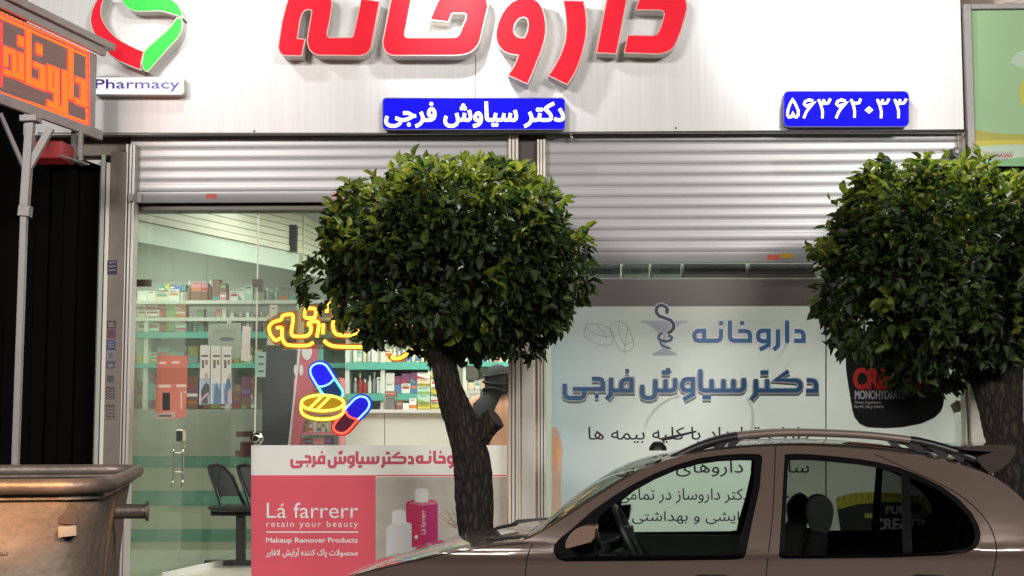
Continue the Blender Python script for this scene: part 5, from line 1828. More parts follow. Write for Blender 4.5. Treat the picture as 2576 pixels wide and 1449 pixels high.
mb.prism([[g4(2720 + 190 * math.cos(a), 890 + 200 * math.sin(a)) for a in np.linspace(0, 6.2, 30)]], fb, -.002, -.002, 1)
mb.prism([[g4(*q) for q in ((2440, 600), (2500, 500), (2600, 470), (2700, 520), (2700, 640), (2560, 650))]], fb, -.001, -.001, 2)
mb.prism([[g4(*q) for q in ((2080, 1545), (2300, 1530), (2600, 1490), (3000, 1500), (3000, 1580), (2080, 1580))]], fb, -.0018, -.0018, 5)
zs_ = zoom(2224, 400, 3.22)
mb.prism([[zs_(*q) for q in ((2182, 145), (2245, 155), (2325, 150), (2410, 155), (2472, 145), (2472, 215), (2325, 218), (2182, 215))]], fb, -.0025, -.0025, 3)
for k, (X0, c) in enumerate(((2195, 4), (2240, 6), (2290, 4), (2330, 6), (2380, 6), (2420, 6))):
    mb.stroke([zs_(X0, 185), zs_(X0 + 12, 205), zs_(X0 + 28, 180), zs_(X0 + 40, 200)], 2.2, fb, -.003, c)
for k in range(8):
    X0 = 2225 + k * 26
    mb.stroke([zs_(X0, 222), zs_(X0 + 14, 228), zs_(X0 + 6, 240)], 1.4, fb, -.003, 4)
mb.build('printed_waves', [M('olive_yellow_print', (.45, .42, .05), .5), M('lemon_print', (.62, .58, .05), .5), M('pale_mint_print', (.52, .68, .50), .5), m_paper, M('navy_ink', (.06, .06, .2), .5), M('mid_green_print', (.22, .46, .20), .5), M('red_ink', (.5, .05, .06), .5)], gb)

# ------------------------------------------------------------------ street trees
def leafmat(name, c0, c1, c2):
    m = bpy.data.materials.new(name)
    m.use_nodes = True
    nt = m.node_tree
    p = nt.nodes['Principled BSDF']
    g = nt.nodes.new('ShaderNodeNewGeometry')
    r = nt.nodes.new('ShaderNodeValToRGB')
    r.color_ramp.elements[0].color = c0 + (1,)
    r.color_ramp.elements[1].color = c2 + (1,)
    e = r.color_ramp.elements.new(.72); e.color = c1 + (1,)
    nt.links.new(g.outputs['Random Per Island'], r.inputs[0])
    nt.links.new(r.outputs[0], p.inputs['Base Color'])
    p.inputs['Roughness'].default_value = .5
    t = nt.nodes.new('ShaderNodeBsdfTranslucent')
    hs = nt.nodes.new('ShaderNodeHueSaturation')
    hs.inputs['Value'].default_value = 1.7
    nt.links.new(r.outputs[0], hs.inputs['Color'])
    nt.links.new(hs.outputs[0], t.inputs[0])
    ms = nt.nodes.new('ShaderNodeMixShader')
    ms.inputs[0].default_value = .42
    nt.links.new(p.outputs[0], ms.inputs[1]); nt.links.new(t.outputs[0], ms.inputs[2])
    nt.links.new(ms.outputs[0], nt.nodes['Material Output'].inputs[0])
    return m


m_young_lit = leafmat('young_lit_leaf', (.07, .105, .012), (.15, .19, .02), (.26, .29, .035))
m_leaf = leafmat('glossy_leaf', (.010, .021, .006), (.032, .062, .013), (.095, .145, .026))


def crown(name, parent, C, rad, bulge, seed, n_shell=9000, n_in=2200, shoots=150):
    g = np.random.default_rng(seed)
    rx, ry, rzu, rzd = rad

    def surf(u):      # u unit vectors -> radius factor with lumps
        lump = 1 + .06 * np.sin(u[:, 0] * 5 + seed) * np.cos(u[:, 2] * 6 + seed) + .05 * np.sin(u[:, 1] * 7 + u[:, 0] * 4)
        p = 2.15
        q = (np.abs(u[:, 0]) ** p + np.abs(u[:, 1]) ** p + np.abs(u[:, 2]) ** p) ** (-1 / p)
        return q * lump

    def scale(P):
        rz = np.where(P[:, 2] > 0, rzu, rzd)
        Q = P * np.stack([np.full(len(P), rx), np.full(len(P), ry), rz], 1)
        for bx, bz, amp, w in bulge:      # picture-like bulges of the outline
            d = np.exp(-(((Q[:, 0] / rx - bx) ** 2 + (Q[:, 2] / rzu - bz) ** 2) / w))
            Q[:, 0] += amp * d * rx * np.sign(bx) ; Q[:, 2] += amp * .3 * d * rzu * np.sign(bz)
        return Q

    def leaves(P, A, Nn, L, Wd):
        A = A / np.linalg.norm(A, axis=1, keepdims=True)
        Nn = Nn - A * (Nn * A).sum(1, keepdims=True)
        Nn /= np.linalg.norm(Nn, axis=1, keepdims=True) + 1e-9
        Wv = np.cross(A, Nn)
        L, Wd = L[:, None], Wd[:, None]
        fold = .25
        v0 = P
        l1 = P + A * L * .33 + Wv * Wd * .5 + Nn * Wd * fold
        r1 = P + A * L * .33 - Wv * Wd * .5 + Nn * Wd * fold
        l2 = P + A * L * .68 + Wv * Wd * .38 + Nn * (Wd * fold - L * .04)
        r2_ = P + A * L * .68 - Wv * Wd * .38 + Nn * (Wd * fold - L * .04)
        tip = P + A * L - Nn * L * .16
        V = np.stack([v0, r1, r2_, tip, l2, l1], 1).reshape(-1, 3)
        k = np.arange(len(P))[:, None] * 6
        Fq = np.concatenate([k + np.array([0, 1, 2, 3]), k + np.array([0, 3, 4, 5])], 1).reshape(-1, 4)
        return V, Fq

    nc = 150
    cu = g.normal(size=(nc, 3)); cu /= np.linalg.norm(cu, axis=1, keepdims=True)
    cc = scale(cu * (surf(cu) * g.uniform(.74, .97, nc))[:, None])
    cr = g.uniform(.10, .21, nc)
    wgt = cr ** 2 * g.uniform(.7, 1.2, nc); wgt /= wgt.sum()
    idx = g.choice(nc, n_shell, p=wgt)
    v = g.normal(size=(n_shell, 3)) + cu[idx] * 1.1; v /= np.linalg.norm(v, axis=1, keepdims=True)
    P1 = cc[idx] + v * (cr[idx] * g.uniform(.75, 1.05, n_shell))[:, None]; O1 = v * .7 + cu[idx] * .5
    u = cu
    u2 = g.normal(size=(n_in, 3)); u2 /= np.linalg.norm(u2, axis=1, keepdims=True)
    P2 = scale(u2 * (surf(u2) * g.uniform(.35, .8, n_in))[:, None]); O2 = u2
    # shoots
    PS, OS, AS = [], [], []
    for k in range(shoots):
        v = g.normal(size=3)
        if k % 3:
            v[2] = abs(v[2]) * .9 + .1
        v /= np.linalg.norm(v)
        base = scale((v * surf(v[None])[0] * .97)[None])[0]
        ln = g.uniform(.05, .17) * (1.1 if v[2] > 0 else .8)
        dr_ = v * .8 + np.array([0, 0, .45 if v[2] > -.2 else -.5]) + g.normal(0, .25, 3)
        dr_ /= np.linalg.norm(dr_)
        nl = int(4 + ln * 30)
        for j in range(nl):
            t = j / nl
            PS.append(base + dr_ * ln * t); OS.append(dr_)
            a = dr_ * .6 + g.normal(0, .6, 3)
            AS.append(a)
    PS, OS, AS = map(np.array, (PS, OS, AS))
    P = np.concatenate([P1, P2, PS]); O = np.concatenate([O1, O2, OS])
    n = len(P)
    A = O * .55 + g.normal(0, .55, (n, 3)); A[:, 2] -= .25
    A[-len(PS):] = AS
    Nn = O * .7 + np.array([0, 0, .75]) + g.normal(0, .42, (n, 3))
    L = g.choice([.05, .065, .08, .10], n) * g.uniform(.85, 1.15, n); Wd = L * g.uniform(.45, .62, n)
    V, Fq = leaves(P, A, Nn, L, Wd)
    me = bpy.data.meshes.new(name)
    me.vertices.add(len(V)); me.vertices.foreach_set('co', V.astype(np.float32).ravel() + np.tile(np.array(C) - np.array(WL[parent.name]), len(V)).astype(np.float32))
    me.loops.add(len(Fq) * 4); me.loops.foreach_set('vertex_index', Fq.ravel().astype(np.int32))
    me.polygons.add(len(Fq)); me.polygons.foreach_set('loop_start', (np.arange(len(Fq)) * 4).astype(np.int32))
    me.update(calc_edges=True)
    me.validate()
    me.materials.append(m_leaf); me.materials.append(m_young_lit)
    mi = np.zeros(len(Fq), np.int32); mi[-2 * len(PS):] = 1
    up = (P1[:, 2] > .55 * rzu) & (g.random(len(P1)) < .55)  # top leaves get the paler material, overhead light put into their colour
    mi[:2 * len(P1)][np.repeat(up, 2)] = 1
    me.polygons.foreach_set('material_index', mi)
    o = bpy.data.objects.new(name, me)
    COL.objects.link(o)
    o.parent = parent
    WL[o.name] = WL[parent.name]
    return o


def limb(mb, pts, rad, n=14, rough=.12, seed=0, m=0):
    n = n * 2
    P = [Vector(p) for p in pts]
    RR = list(rad)
    for _ in range(3):      # smooth
        Q_, q2 = [P[0]], [RR[0]]
        for i in range(len(P) - 1):
            Q_ += [P[i].lerp(P[i + 1], .25), P[i].lerp(P[i + 1], .75)]
            q2 += [RR[i] * .75 + RR[i + 1] * .25, RR[i] * .25 + RR[i + 1] * .75]
        Q_.append(P[-1]); q2.append(RR[-1])
        P, RR = Q_, q2
    b0 = len(mb.v)
    mb.tube(P, RR, n, m)
    g = random.Random(seed)
    ph = [g.uniform(0, 6) for _ in range(6)]
    for i in range(len(P)):
        for j in range(n):
            k = b0 + i * n + j
            a = 2 * math.pi * j / n
            s = 1 + rough * (math.sin(3 * a + ph[0] + i * .15) * .5 + math.sin(7 * a + ph[1]) * .3 + math.sin(i * .35 + ph[2] + 2 * a) * .35 + math.sin(13 * a + ph[3] + math.sin(i * .3 + ph[4]) * 2) * .35 + g.uniform(-.25, .25))
            v = Vector(mb.v[k])
            mb.v[k] = tuple(P[i] + (v - P[i]) * s)


YT = 9.6
tr1 = thing('street_tree', 'clipped round headed street tree with a forked dark trunk in front of the neon window', 'tree', (W(1195, 1345, YT).x, YT, .146), 'street trees along the kerb')
mb = MB()
c = [W(1085, 700, YT + .05), W(1110, 890, YT), W(1128, 985, YT), W(1160, 1060, YT), W(1187, 1140, YT), W(1192, 1230, YT), W(1196, 1340, YT)]
foot = c[-1].copy(); foot.z = .12
s_ = YT / F
limb(mb, c + [foot + Vector((.005, 0, .3)), foot], [w * s_ for w in (20, 31, 33, 39, 46, 46, 43, 46, 60)], 20, .10, 3)
limb(mb, [W(1192, 1105, YT), W(1212, 1085, YT - .03), W(1237, 1062, YT - .06), W(1247, 1053, YT - .07)], [.08, .082, .075, .072], 14, .10, 5)
mb.build('trunk', m_bark, tr1, smooth=80)
mb = MB()
p, q = W(1247, 1053, YT - .07), W(1249, 1051.5, YT - .072)
mb.tube([p, q], [.066, .064], 14)
mb.build('sawn_stub_end', m_cut, tr1)
mb = MB()
for k in range(7):
    a = k * .9
    e = W(1120, 650, YT) + Vector((.55 * math.cos(a), .5 * math.sin(a), .12 + .2 * math.sin(k * 2.1)))
    limb(mb, [W(1108, 870, YT), W(1112, 790, YT) + Vector((.15 * math.cos(a), .15 * math.sin(a), 0)), e], [.06, .04, .012], 8, .1, k)
mb.build('branch', m_bark, tr1, smooth=80)
C1 = W(1130, 662, YT)
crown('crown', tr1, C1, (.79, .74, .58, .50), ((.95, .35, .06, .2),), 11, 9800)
tr2 = thing('street_tree', 'clipped round headed street tree cut off by the right edge above the parked car', 'tree', (W(2580, 1345, YT - .1).x, YT - .1, .146), 'street trees along the kerb')
mb = MB()
Y2 = YT - .1
c = [W(2440, 800, Y2), W(2478, 920, Y2), W(2510, 1010, Y2), W(2527, 1090, Y2), W(2548, 1180, Y2), W(2560, 1260, Y2), W(2570, 1340, Y2)]
foot = c[-1].copy(); foot.z = .12
limb(mb, c + [foot], [w * s_ for w in (24, 44, 48, 46, 48, 52, 54, 64)], 20, .10, 9)
limb(mb, [W(2530, 1060, Y2), W(2537, 960, Y2), W(2552, 860, Y2), W(2560, 760, Y2)], [.10, .085, .075, .05], 14, .1, 10)
mb.build('trunk', m_bark, tr2, smooth=80)
mb = MB()
for k in range(7):
    a = k * .9 + .3
    e = W(2400, 650, Y2) + Vector((.55 * math.cos(a), .5 * math.sin(a), .12 + .2 * math.sin(k * 2.1)))
    limb(mb, [W(2470, 900, Y2), W(2440, 800, Y2) + Vector((.15 * math.cos(a), .15 * math.sin(a), 0)), e], [.06, .04, .012], 8, .1, k)
mb.build('branch', m_bark, tr2, smooth=80)
C2 = W(2385, 692, Y2)
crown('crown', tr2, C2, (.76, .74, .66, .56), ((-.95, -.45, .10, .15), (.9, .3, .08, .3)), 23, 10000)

# ------------------------------------------------------------------ parked hatchback
YN_, YCAR = 7.32, 8.12         # near flank and centre line, in the car's own axes
CARA = R(6.8)                  # the car stands slightly askew to the kerb
CPIV = Vector((W(1750, 1449, YCAR).x, YCAR, 0))
_ce2 = Vector((math.sin(CARA), math.cos(CARA), 0))
_ce1 = Vector((math.cos(CARA), -math.sin(CARA), 0))


def Wc(px, py, Y):             # picture point on the car-axis plane y = Y, in car axes
    q = WP(px, py, CPIV + _ce2 * (Y - YCAR), _ce2) - CPIV
    return Vector((CPIV.x + q.dot(_ce1), YCAR + q.dot(_ce2), q.z))


XA, XC = Wc(1330, 1362, YN_).x, Wc(2400, 1300, YN_).x


def inset(x, z):
    i = 0.
    if z > .93:
        i += .21 * ((z - .93) / .47) ** 1.15
    if z < .62:
        i += .05 * ((.62 - z) / .4) ** 2
    i -= .013 * math.exp(-((z - .865 - .02 * (x - XA)) / .022) ** 2)      # shoulder crease
    if x < XA:
        i += .16 * ((XA - x) / 1.1) ** 2
    if x < XA - .95:
        i += .30 * ((XA - .95 - x) / .6) ** 2
    if x > XC:
        i += .16 * ((x - XC) / .75) ** 2
    return i


def CP(px, py, extra=0.):
    y = YN_
    for _ in range(4):
        p = Wc(px, py, y)
        y = YN_ + inset(p.x, p.z) + extra
    return p


def c2(pts):       # picture points on the near flank -> (x, z)
    return [(CP(*q).x, CP(*q).z) for q in pts]


car = thing('parked_hatchback', 'brown five door hatchback with roof rails and rear spoiler parked at the kerb', 'car', CPIV)
car.rotation_euler.z = -CARA
m_paint = M('brown_metallic_paint', (.140, .100, .082), .26, .25, var=.07, vs=1.2, coat=1., spec=.5)
m_gap = M('shut_line', (.006, .005, .005), .9)
m_cglass = GL('car_glass', (.80, .88, .83), 1.4)
m_tint = GL('tinted_glass', (.44, .47, .43), 1.4)
m_dtint = GL('dark_tint', (.16, .17, .16), 1.5)
m_trim = M('black_window_trim', (.003, .003, .0035), .5, var=.2, spec=.06)
m_int = M('dark_upholstery', (.012, .012, .013), .8, var=.3)
m_int2 = M('grey_upholstery', (.055, .055, .055), .8, var=.3, vs=20)

r7 = lambda X, Y: (1277.8 + X * .26455, 1065.7 + Y * .26455)
r8 = lambda X, Y: (1894.5 + X * .26455, 1065.7 + Y * .26455)
EDGE = [(600, 1760), (630, 1680), (690, 1600), (770, 1525), (855, 1462), (925, 1435), (1000, 1416), (1130, 1386), (1250, 1367), (1325, 1361), (1400, 1317), (1480, 1264), (1560, 1212), (1640, 1169), (1700, 1150), (1800, 1132), (1950, 1121), (2100, 1124), (2250, 1137), (2400, 1163), (2490, 1193), (2560, 1240), (2620, 1310), (2655, 1400), (2668, 1500), (2672, 1640)]
edge = dens(c2(EDGE), 2, False)
z_lo = .26
xf, xr = edge[0][0], edge[-1][0]
xw1, xw2 = xf + .74, xf + .74 + 2.43
arch = lambda xc: [(xc + .335 * math.cos(a), .30 + .335 * math.sin(a)) for a in np.linspace(-.1, math.pi + .1, 15)]
outline = edge + [(xr, .45), (xr - .1, z_lo)] + [(x, max(z, z_lo)) for x, z in arch(xw2)] + [(x, max(z, z_lo)) for x, z in arch(xw1)] + [(xf + .1, z_lo), (xf, .42)]
WF = [r7(*q) for q in ((2200, 287), (2330, 287), (2398, 292), (2420, 320), (2395, 600), (2320, 950), (2258, 1255), (2232, 1285), (2150, 1295), (1500, 1305), (700, 1310), (540, 1312), (470, 1288), (432, 1220), (440, 1150), (500, 1085), (620, 990), (800, 830), (1000, 690), (1200, 570), (1400, 472), (1600, 392), (1800, 333), (2000, 302))]
WR = [r8(*q) for q in ((300, 292), (420, 286), (560, 292), (700, 303), (1000, 335), (1180, 365), (1400, 420), (1600, 500), (1800, 600), (1960, 720), (2080, 850), (2145, 970), (2165, 1050), (2150, 1130), (2110, 1190), (2030, 1228), (1800, 1255), (1300, 1275), (600, 1285), (275, 1285), (245, 1260), (247, 1230), (275, 760))]
GF = [r7(*q) for q in ((2200, 350), (2342, 352), (2335, 560), (2280, 830), (2205, 1100), (2175, 1240), (2100, 1250), (870, 1258), (850, 1200), (850, 1000), (862, 885), (1000, 775), (1200, 640), (1400, 530), (1600, 445), (1800, 390), (2000, 360))]
GM = [r8(*q) for q in ((335, 350), (420, 347), (560, 350), (700, 360), (1000, 390), (1180, 420), (1330, 455), (1408, 480), (1415, 1000), (1425, 1240), (700, 1250), (320, 1255), (300, 1240), (305, 1000))]
GQ = [r8(*q) for q in ((1490, 515), (1540, 530), (1600, 552), (1790, 650), (1940, 765), (2050, 885), (2105, 990), (2118, 1060), (2105, 1115), (2070, 1165), (2000, 1195), (1800, 1220), (1640, 1232), (1515, 1238))]
WF, WR, GF, GM, GQ = [c2(q) for q in (WF, WR, GF, GM, GQ)]


def sheet(contours, side, off=0., step=.05):
    """flank sheet: outline with holes, cut on a grid, laid on the curved flank; side=-1 near, +1 far"""
    bm = bmesh.new()
    tris = tessellate_polygon([[Vector((a, b_, 0)) for a, b_ in c] for c in contours])
    flat = [q for c in contours for q in c]
    vs = [bm.verts.new((a, 0, b_)) for a, b_ in flat]
    for t in tris:
        try:
            bm.faces.new([vs[i] for i in t])
        except ValueError:
            pass
    x0, x1 = min(q[0] for q in flat), max(q[0] for q in flat)
    z0, z1 = min(q[1] for q in flat), max(q[1] for q in flat)
    for ax, lo, hi, st in ((0, x0, x1, step * 2), (2, z0, z1, step)):
        k = lo + st
        while k < hi - .001:
            co = [0, 0, 0]; co[ax] = k
            no_ = [0, 0, 0]; no_[ax] = 1
            bmesh.ops.bisect_plane(bm, geom=bm.verts[:] + bm.edges[:] + bm.faces[:], plane_co=co, plane_no=no_, dist=1e-5)
            k += st
    bmesh.ops.remove_doubles(bm, verts=bm.verts, dist=1e-5)
    out_v, out_f = [], []
    bm.verts.index_update()
    for v in bm.verts:
        y = YN_ + inset(v.co.x, v.co.z) + off
        out_v.append((v.co.x, y if side < 0 else 2 * YCAR - y, v.co.z))
    for f in bm.faces:
        out_f.append(tuple(v.index for v in f.verts))
    bm.free()
    return out_v, out_f


def flank(name, contours, mat, off, parent, sides=(-1, 1), smooth=40):
    mb = MB()
    for s in sides:
        mb.add(*sheet(contours, s, off))
    return mb.build(name, mat, parent, smooth=smooth)


body = flank('body', [outline, WF, WR], m_paint, 0, car)
# reveal of the openings: short returns inward
mb = MB()
for s in (-1, 1):
    for c in (WF, WR):
        n = len(c)
        ring = []
        for off in (0., .018):
            ring.append([(x, (YN_ + inset(x, z) + off) if s < 0 else 2 * YCAR - (YN_ + inset(x, z) + off), z) for x, z in c])
        mb.add(ring[0] + ring[1], [(i, (i + 1) % n, n + (i + 1) % n, n + i) for i in range(n)])
mb.build('window_reveal', m_trim, car)
for s in (-1, 1):
    fr = flank('window_frame', [WF, GF], m_trim, .006, car, (s,))
    flank('side_window', [GF], m_cglass, .009, fr, (s,))
    fr = flank('window_frame', [WR, GM, GQ], m_trim, .006, car, (s,))
    flank('rear_side_window', [GM], m_tint, .009, fr, (s,))
    flank('quarter_window', [GQ], m_dtint, .009, fr, (s,))
# shut lines
mb = MB()


def onflank(a, b_, d=0.):
    p = CP(a, b_)
    return Vector((p.x, p.y + d, p.z))


for q in ([(1951, 1121), (1949, 1180), (1946, 1270), (1938, 1350), (1927, 1449), (1915, 1560)], [(1341, 1367), (1332, 1382), (1325, 1410), (1321, 1449), (1318, 1560)],
          [(2198, 1141), (2290, 1182), (2397, 1232), (2450, 1272), (2490, 1318), (2508, 1370), (2506, 1405), (2497, 1449), (2470, 1520)],
          [(1330, 1366), (1250, 1372), (1130, 1391), (1000, 1421), (870, 1451)]):
    mb = MB()
    mb.stroke(dens(q, 2, False), 2.2, onflank, -.0018, 0)
    mb.build('shut_line', m_gap, car)
# bonnet, windscreen, roof, tailgate as lofted skins between the two flanks
bounds = [CP(*q).x for q in ((1325, 1361), (1652, 1165), (2500, 1197))]


def crownz(x):
    if x < bounds[0]:
        return .035
    if x < bounds[1]:
        t = (x - bounds[0]) / (bounds[1] - bounds[0])
        return .035 + .075 * math.sin(math.pi * t) ** .8 * (1 - .3 * t)
    return .032


def skin(name, x0, x1, mat, s0=-1., s1=1., lift=0., parent=None):
    mb = MB()
    pts = [q for q in edge if x0 - 1e-6 <= q[0] <= x1 + 1e-6]
    NS = 22
    for k, (x, z) in enumerate(pts):
        y0 = YN_ + inset(x, z)
        hw = YCAR - y0
        cz = crownz(x)
        for j in range(NS + 1):
            s = s0 + (s1 - s0) * j / NS
            mb.v.append((x, YCAR + hw * s, z + lift + cz * (1 - abs(s) ** 3.2)))
    for k in range(len(pts) - 1):
        for j in range(NS):
            a = k * (NS + 1) + j
            mb.f.append((a, a + 1, a + NS + 2, a + NS + 1)); mb.m.append(0)
    return mb.build(name, mat, parent or car, smooth=50)


skin('bonnet', -99, bounds[0] + .01, m_paint)
ws = skin('windscreen_surround', bounds[0] - .01, bounds[1] + .01, m_paint, -1, -.93)
skin('windscreen_surround', bounds[0] - .01, bounds[1] + .01, m_paint, .93, 1)
skin('windscreen', bounds[0] - .02, bounds[1] + .02, GL('windscreen_glass', (.74, .80, .74), 1.5), -.93, .93, -.002)
skin('roof', bounds[1] - .01, bounds[2] + .01, m_paint)
skin('tailgate', bounds[2] - .01, 99, m_paint)
# wipers and cowl
mb = MB()
q0 = CP(1240, 1362)
for k, (a, b_) in enumerate((((1215, 1352), (1300, 1318)), ((1225, 1356), (1345, 1340)))):
    p, q = Wc(*a, YN_ + .35 + .25 * k), Wc(*b_, YN_ + .5 + .25 * k)
    mb.tube([p, p.lerp(q, .4) + Vector((0, 0, .02)), q], .009, 6)
mb.hexa([Vector((q0.x - .05, YN_ + .10, q0.z - .01)), Vector((q0.x + .25, YN_ + .10, q0.z + .02)), Vector((q0.x + .20, YCAR * 2 - YN_ - .1, q0.z + .02)), Vector((q0.x - .1, YCAR * 2 - YN_ - .1, q0.z - .01))],
        [Vector((q0.x - .05, YN_ + .10, q0.z + .004)), Vector((q0.x + .25, YN_ + .10, q0.z + .03)), Vector((q0.x + .20, YCAR * 2 - YN_ - .1, q0.z + .035)), Vector((q0.x - .1, YCAR * 2 - YN_ - .1, q0.z + .012))])
mb.build('wiper', m_matblack, car)
mb = MB(); p = Wc(1172, 1344, YCAR - .1)
mb.lathe(p - Vector((0, 0, .01)), [(.014, 0), (.014, .012), (.008, .02)], 10)
mb.build('washer_nozzle', m_black, car, smooth=40)
# roof rails
yr = YN_ + .27
for s in (-1, 1):
    f_ = (lambda a, b_: Wc(a, b_, yr)) if s < 0 else (lambda a, b_: Vector((Wc(a, b_, yr).x, 2 * YCAR - yr, Wc(a, b_, yr).z)))
    rl = [(1690, 1156), (1735, 1133), (1790, 1112), (1850, 1099), (1900, 1093), (1960, 1089), (2020, 1088), (2120, 1091), (2200, 1096), (2285, 1106), (2340, 1117), (2400, 1135), (2452, 1155)]
    P = [Vector((a, b_)) for a, b_ in dens(rl, 2, False)]
    i0 = [i for i, p in enumerate(P) if p.x < 1862]; i2 = [i for i, p in enumerate(P) if p.x > 2275]
    mb = MB(); mb.tube([f_(p.x, p.y) for p in P[i0[-1]:i2[0] + 1]], .019, 10, sy=1.0)
    rail = mb.build('roof_rail', M('rail_paint', (.22, .17, .145), .4, .4), car, smooth=50)
    mb = MB()
    mb.tube([f_(p.x, p.y) for p in P[:i0[-1] + 1]], .022, 10)
    for a, b_ in (((1770, 1118), (1730, 1141)), ((1830, 1103), (1800, 1132)), ((1860, 1097), (1835, 1126))):
        mb.bar(f_(*a), f_(*b_), .03, .035)
    mb.build('rail_foot', m_black, rail, smooth=50)
    mb = MB(); mb.tube([f_(p.x, p.y) for p in P[i2[0]:]], .022, 10)
    for a, b_ in (((2290, 1108), (2320, 1140)), ((2340, 1118), (2380, 1152)), ((2400, 1136), (2420, 1158))):
        mb.bar(f_(*a), f_(*b_), .03, .035)
    mb.build('rail_foot', m_black, rail, smooth=50)
# gutter line + roof moulding
mb = MB()
mb.tube([Wc(a, b_, YN_ + .235) for a, b_ in dens([(1700, 1149), (1800, 1129), (1950, 1117), (2100, 1119), (2250, 1131), (2330, 1143)], 2, False)], .007, 6)
mb.build('roof_moulding', m_chrome, car, smooth=50)
# aerial
mb = MB()
p = Wc(1655, 1124, YCAR - .02)
mb.lathe(p - Vector((0, 0, .02)), [(.05, 0), (.046, .02), (.03, .042), (.014, .05)], 12)
mb.tube([Wc(1664, 1106, YCAR), Wc(1752, 1085, YCAR)], [.010, .005], 8)
mb.build('aerial', m_black, car, smooth=50)
# spoiler
mb = MB()
prof = [r8(*q) for q in ((2010, 248), (2060, 225), (2140, 210), (2300, 203), (2460, 203), (2520, 212), (2545, 238), (2530, 290), (2480, 370), (2400, 430), (2310, 478), (2250, 440), (2200, 385), (2165, 335), (2220, 300), (2330, 268), (2200, 262))]
ys = YN_ + .20
pr_ = [(Wc(a, b_, ys).x, Wc(a, b_, ys).z) for a, b_ in prof]
mb.prism([pr_], lambda a, b_, d: Vector((a - .02 * math.cos(d), ys + d, b_)), 0, 2 * (YCAR - ys), 1, 0)
mb.build('rear_spoiler', [m_paint, M('dark_brown_gloss', (.055, .042, .036), .2, coat=.8)], car, bevel=.014)
# door mirrors
mb = MB()
mr_ = [r7(*q) for q in ((545, 1180), (548, 1130), (570, 1080), (620, 1020), (680, 985), (750, 970), (825, 972), (832, 985), (818, 1118), (700, 1150), (560, 1188))]
ym = YN_ - .13
mq = [(Wc(a, b_, ym).x, Wc(a, b_, ym).z) for a, b_ in mr_]
mb.prism([dens(mq, 1)], lambda a, b_, d: Vector((a, ym + d, b_)), 0, .16, 0)
mir = mb.build('door_mirror', M('mirror_paint', (.30, .19, .15), .3, .4, coat=.6), car, bevel=.022)
mb = MB(); p = Wc(1475, 1372, ym + .1); mb.bar(p, p + Vector((.03, .14, -.01)), .06, .05)
mb.prism([[(Wc(*r7(*q), YN_).x, Wc(*r7(*q), YN_).z) for q in ((470, 1280), (700, 1110), (845, 890), (850, 1255))]], lambda a, b_, d: Vector((a, YN_ + inset(a, b_) + .004 + d, b_)), 0, .004)
mb.build('mirror_base', m_trim, mir)
mb = MB()
yf_ = 2 * YCAR - YN_ + .08
mq = [(Wc(*r7(*q), yf_).x, Wc(*r7(*q), yf_).z) for q in ((985, 800), (1020, 782), (1158, 772), (1165, 800), (1150, 900), (1120, 970), (1085, 1005), (1050, 1000), (990, 960), (985, 880))]
mb.prism([mq], lambda a, b_, d: Vector((a, yf_ + d, b_)), 0, .10, 0)
for k in range(6):
    q = Wc(*r7(1000, 830 + k * 28), yf_ - .002); q2_ = Wc(*r7(1110, 822 + k * 30), yf_ - .002)
    mb.bar(q, q2_, .012, .008, 1)
mb.build('door_mirror', [m_black, m_int2], car, bevel=.01)
# handles
for px in (1792, 2340):
    p = CP(px, 1462)
    mb = MB()
    mb.tube([p + Vector((-.10, -.015, 0)), p + Vector((-.06, -.035, .012)), p + Vector((.06, -.035, .012)), p + Vector((.10, -.015, 0))], .022, 10)
    mb.build('door_handle', m_black, car, smooth=50)
# interior
mb = MB()
zfl = .35
xi0, xi1 = XA - .1, edge[-1][0] - .25
mb.box(xi0, YN_ + .12, zfl, xi1, 2 * YCAR - YN_ - .12, zfl + .05)
bz = CP(1700, 1405).z
mb.box(XA + .05, YN_ + .05, zfl, xi1 - .35, YN_ + .09, bz - .01)
mb.box(XA + .05, 2 * YCAR - YN_ - .09, zfl, xi1 - .35, 2 * YCAR - YN_ - .05, bz + .0)
mb.hexa([Vector((XA + .02, YN_ + .14, .5)), Vector((XA + .45, YN_ + .14, .5)), Vector((XA + .45, 2 * YCAR - YN_ - .14, .5)), Vector((XA + .02, 2 * YCAR - YN_ - .14, .5))],
        [Vector((XA + .02, YN_ + .14, bz - .03)), Vector((XA + .42, YN_ + .14, bz - .01)), Vector((XA + .42, 2 * YCAR - YN_ - .14, bz - .01)), Vector((XA + .02, 2 * YCAR - YN_ - .14, bz - .03))])
mb.build('cabin_tub', m_int, car)
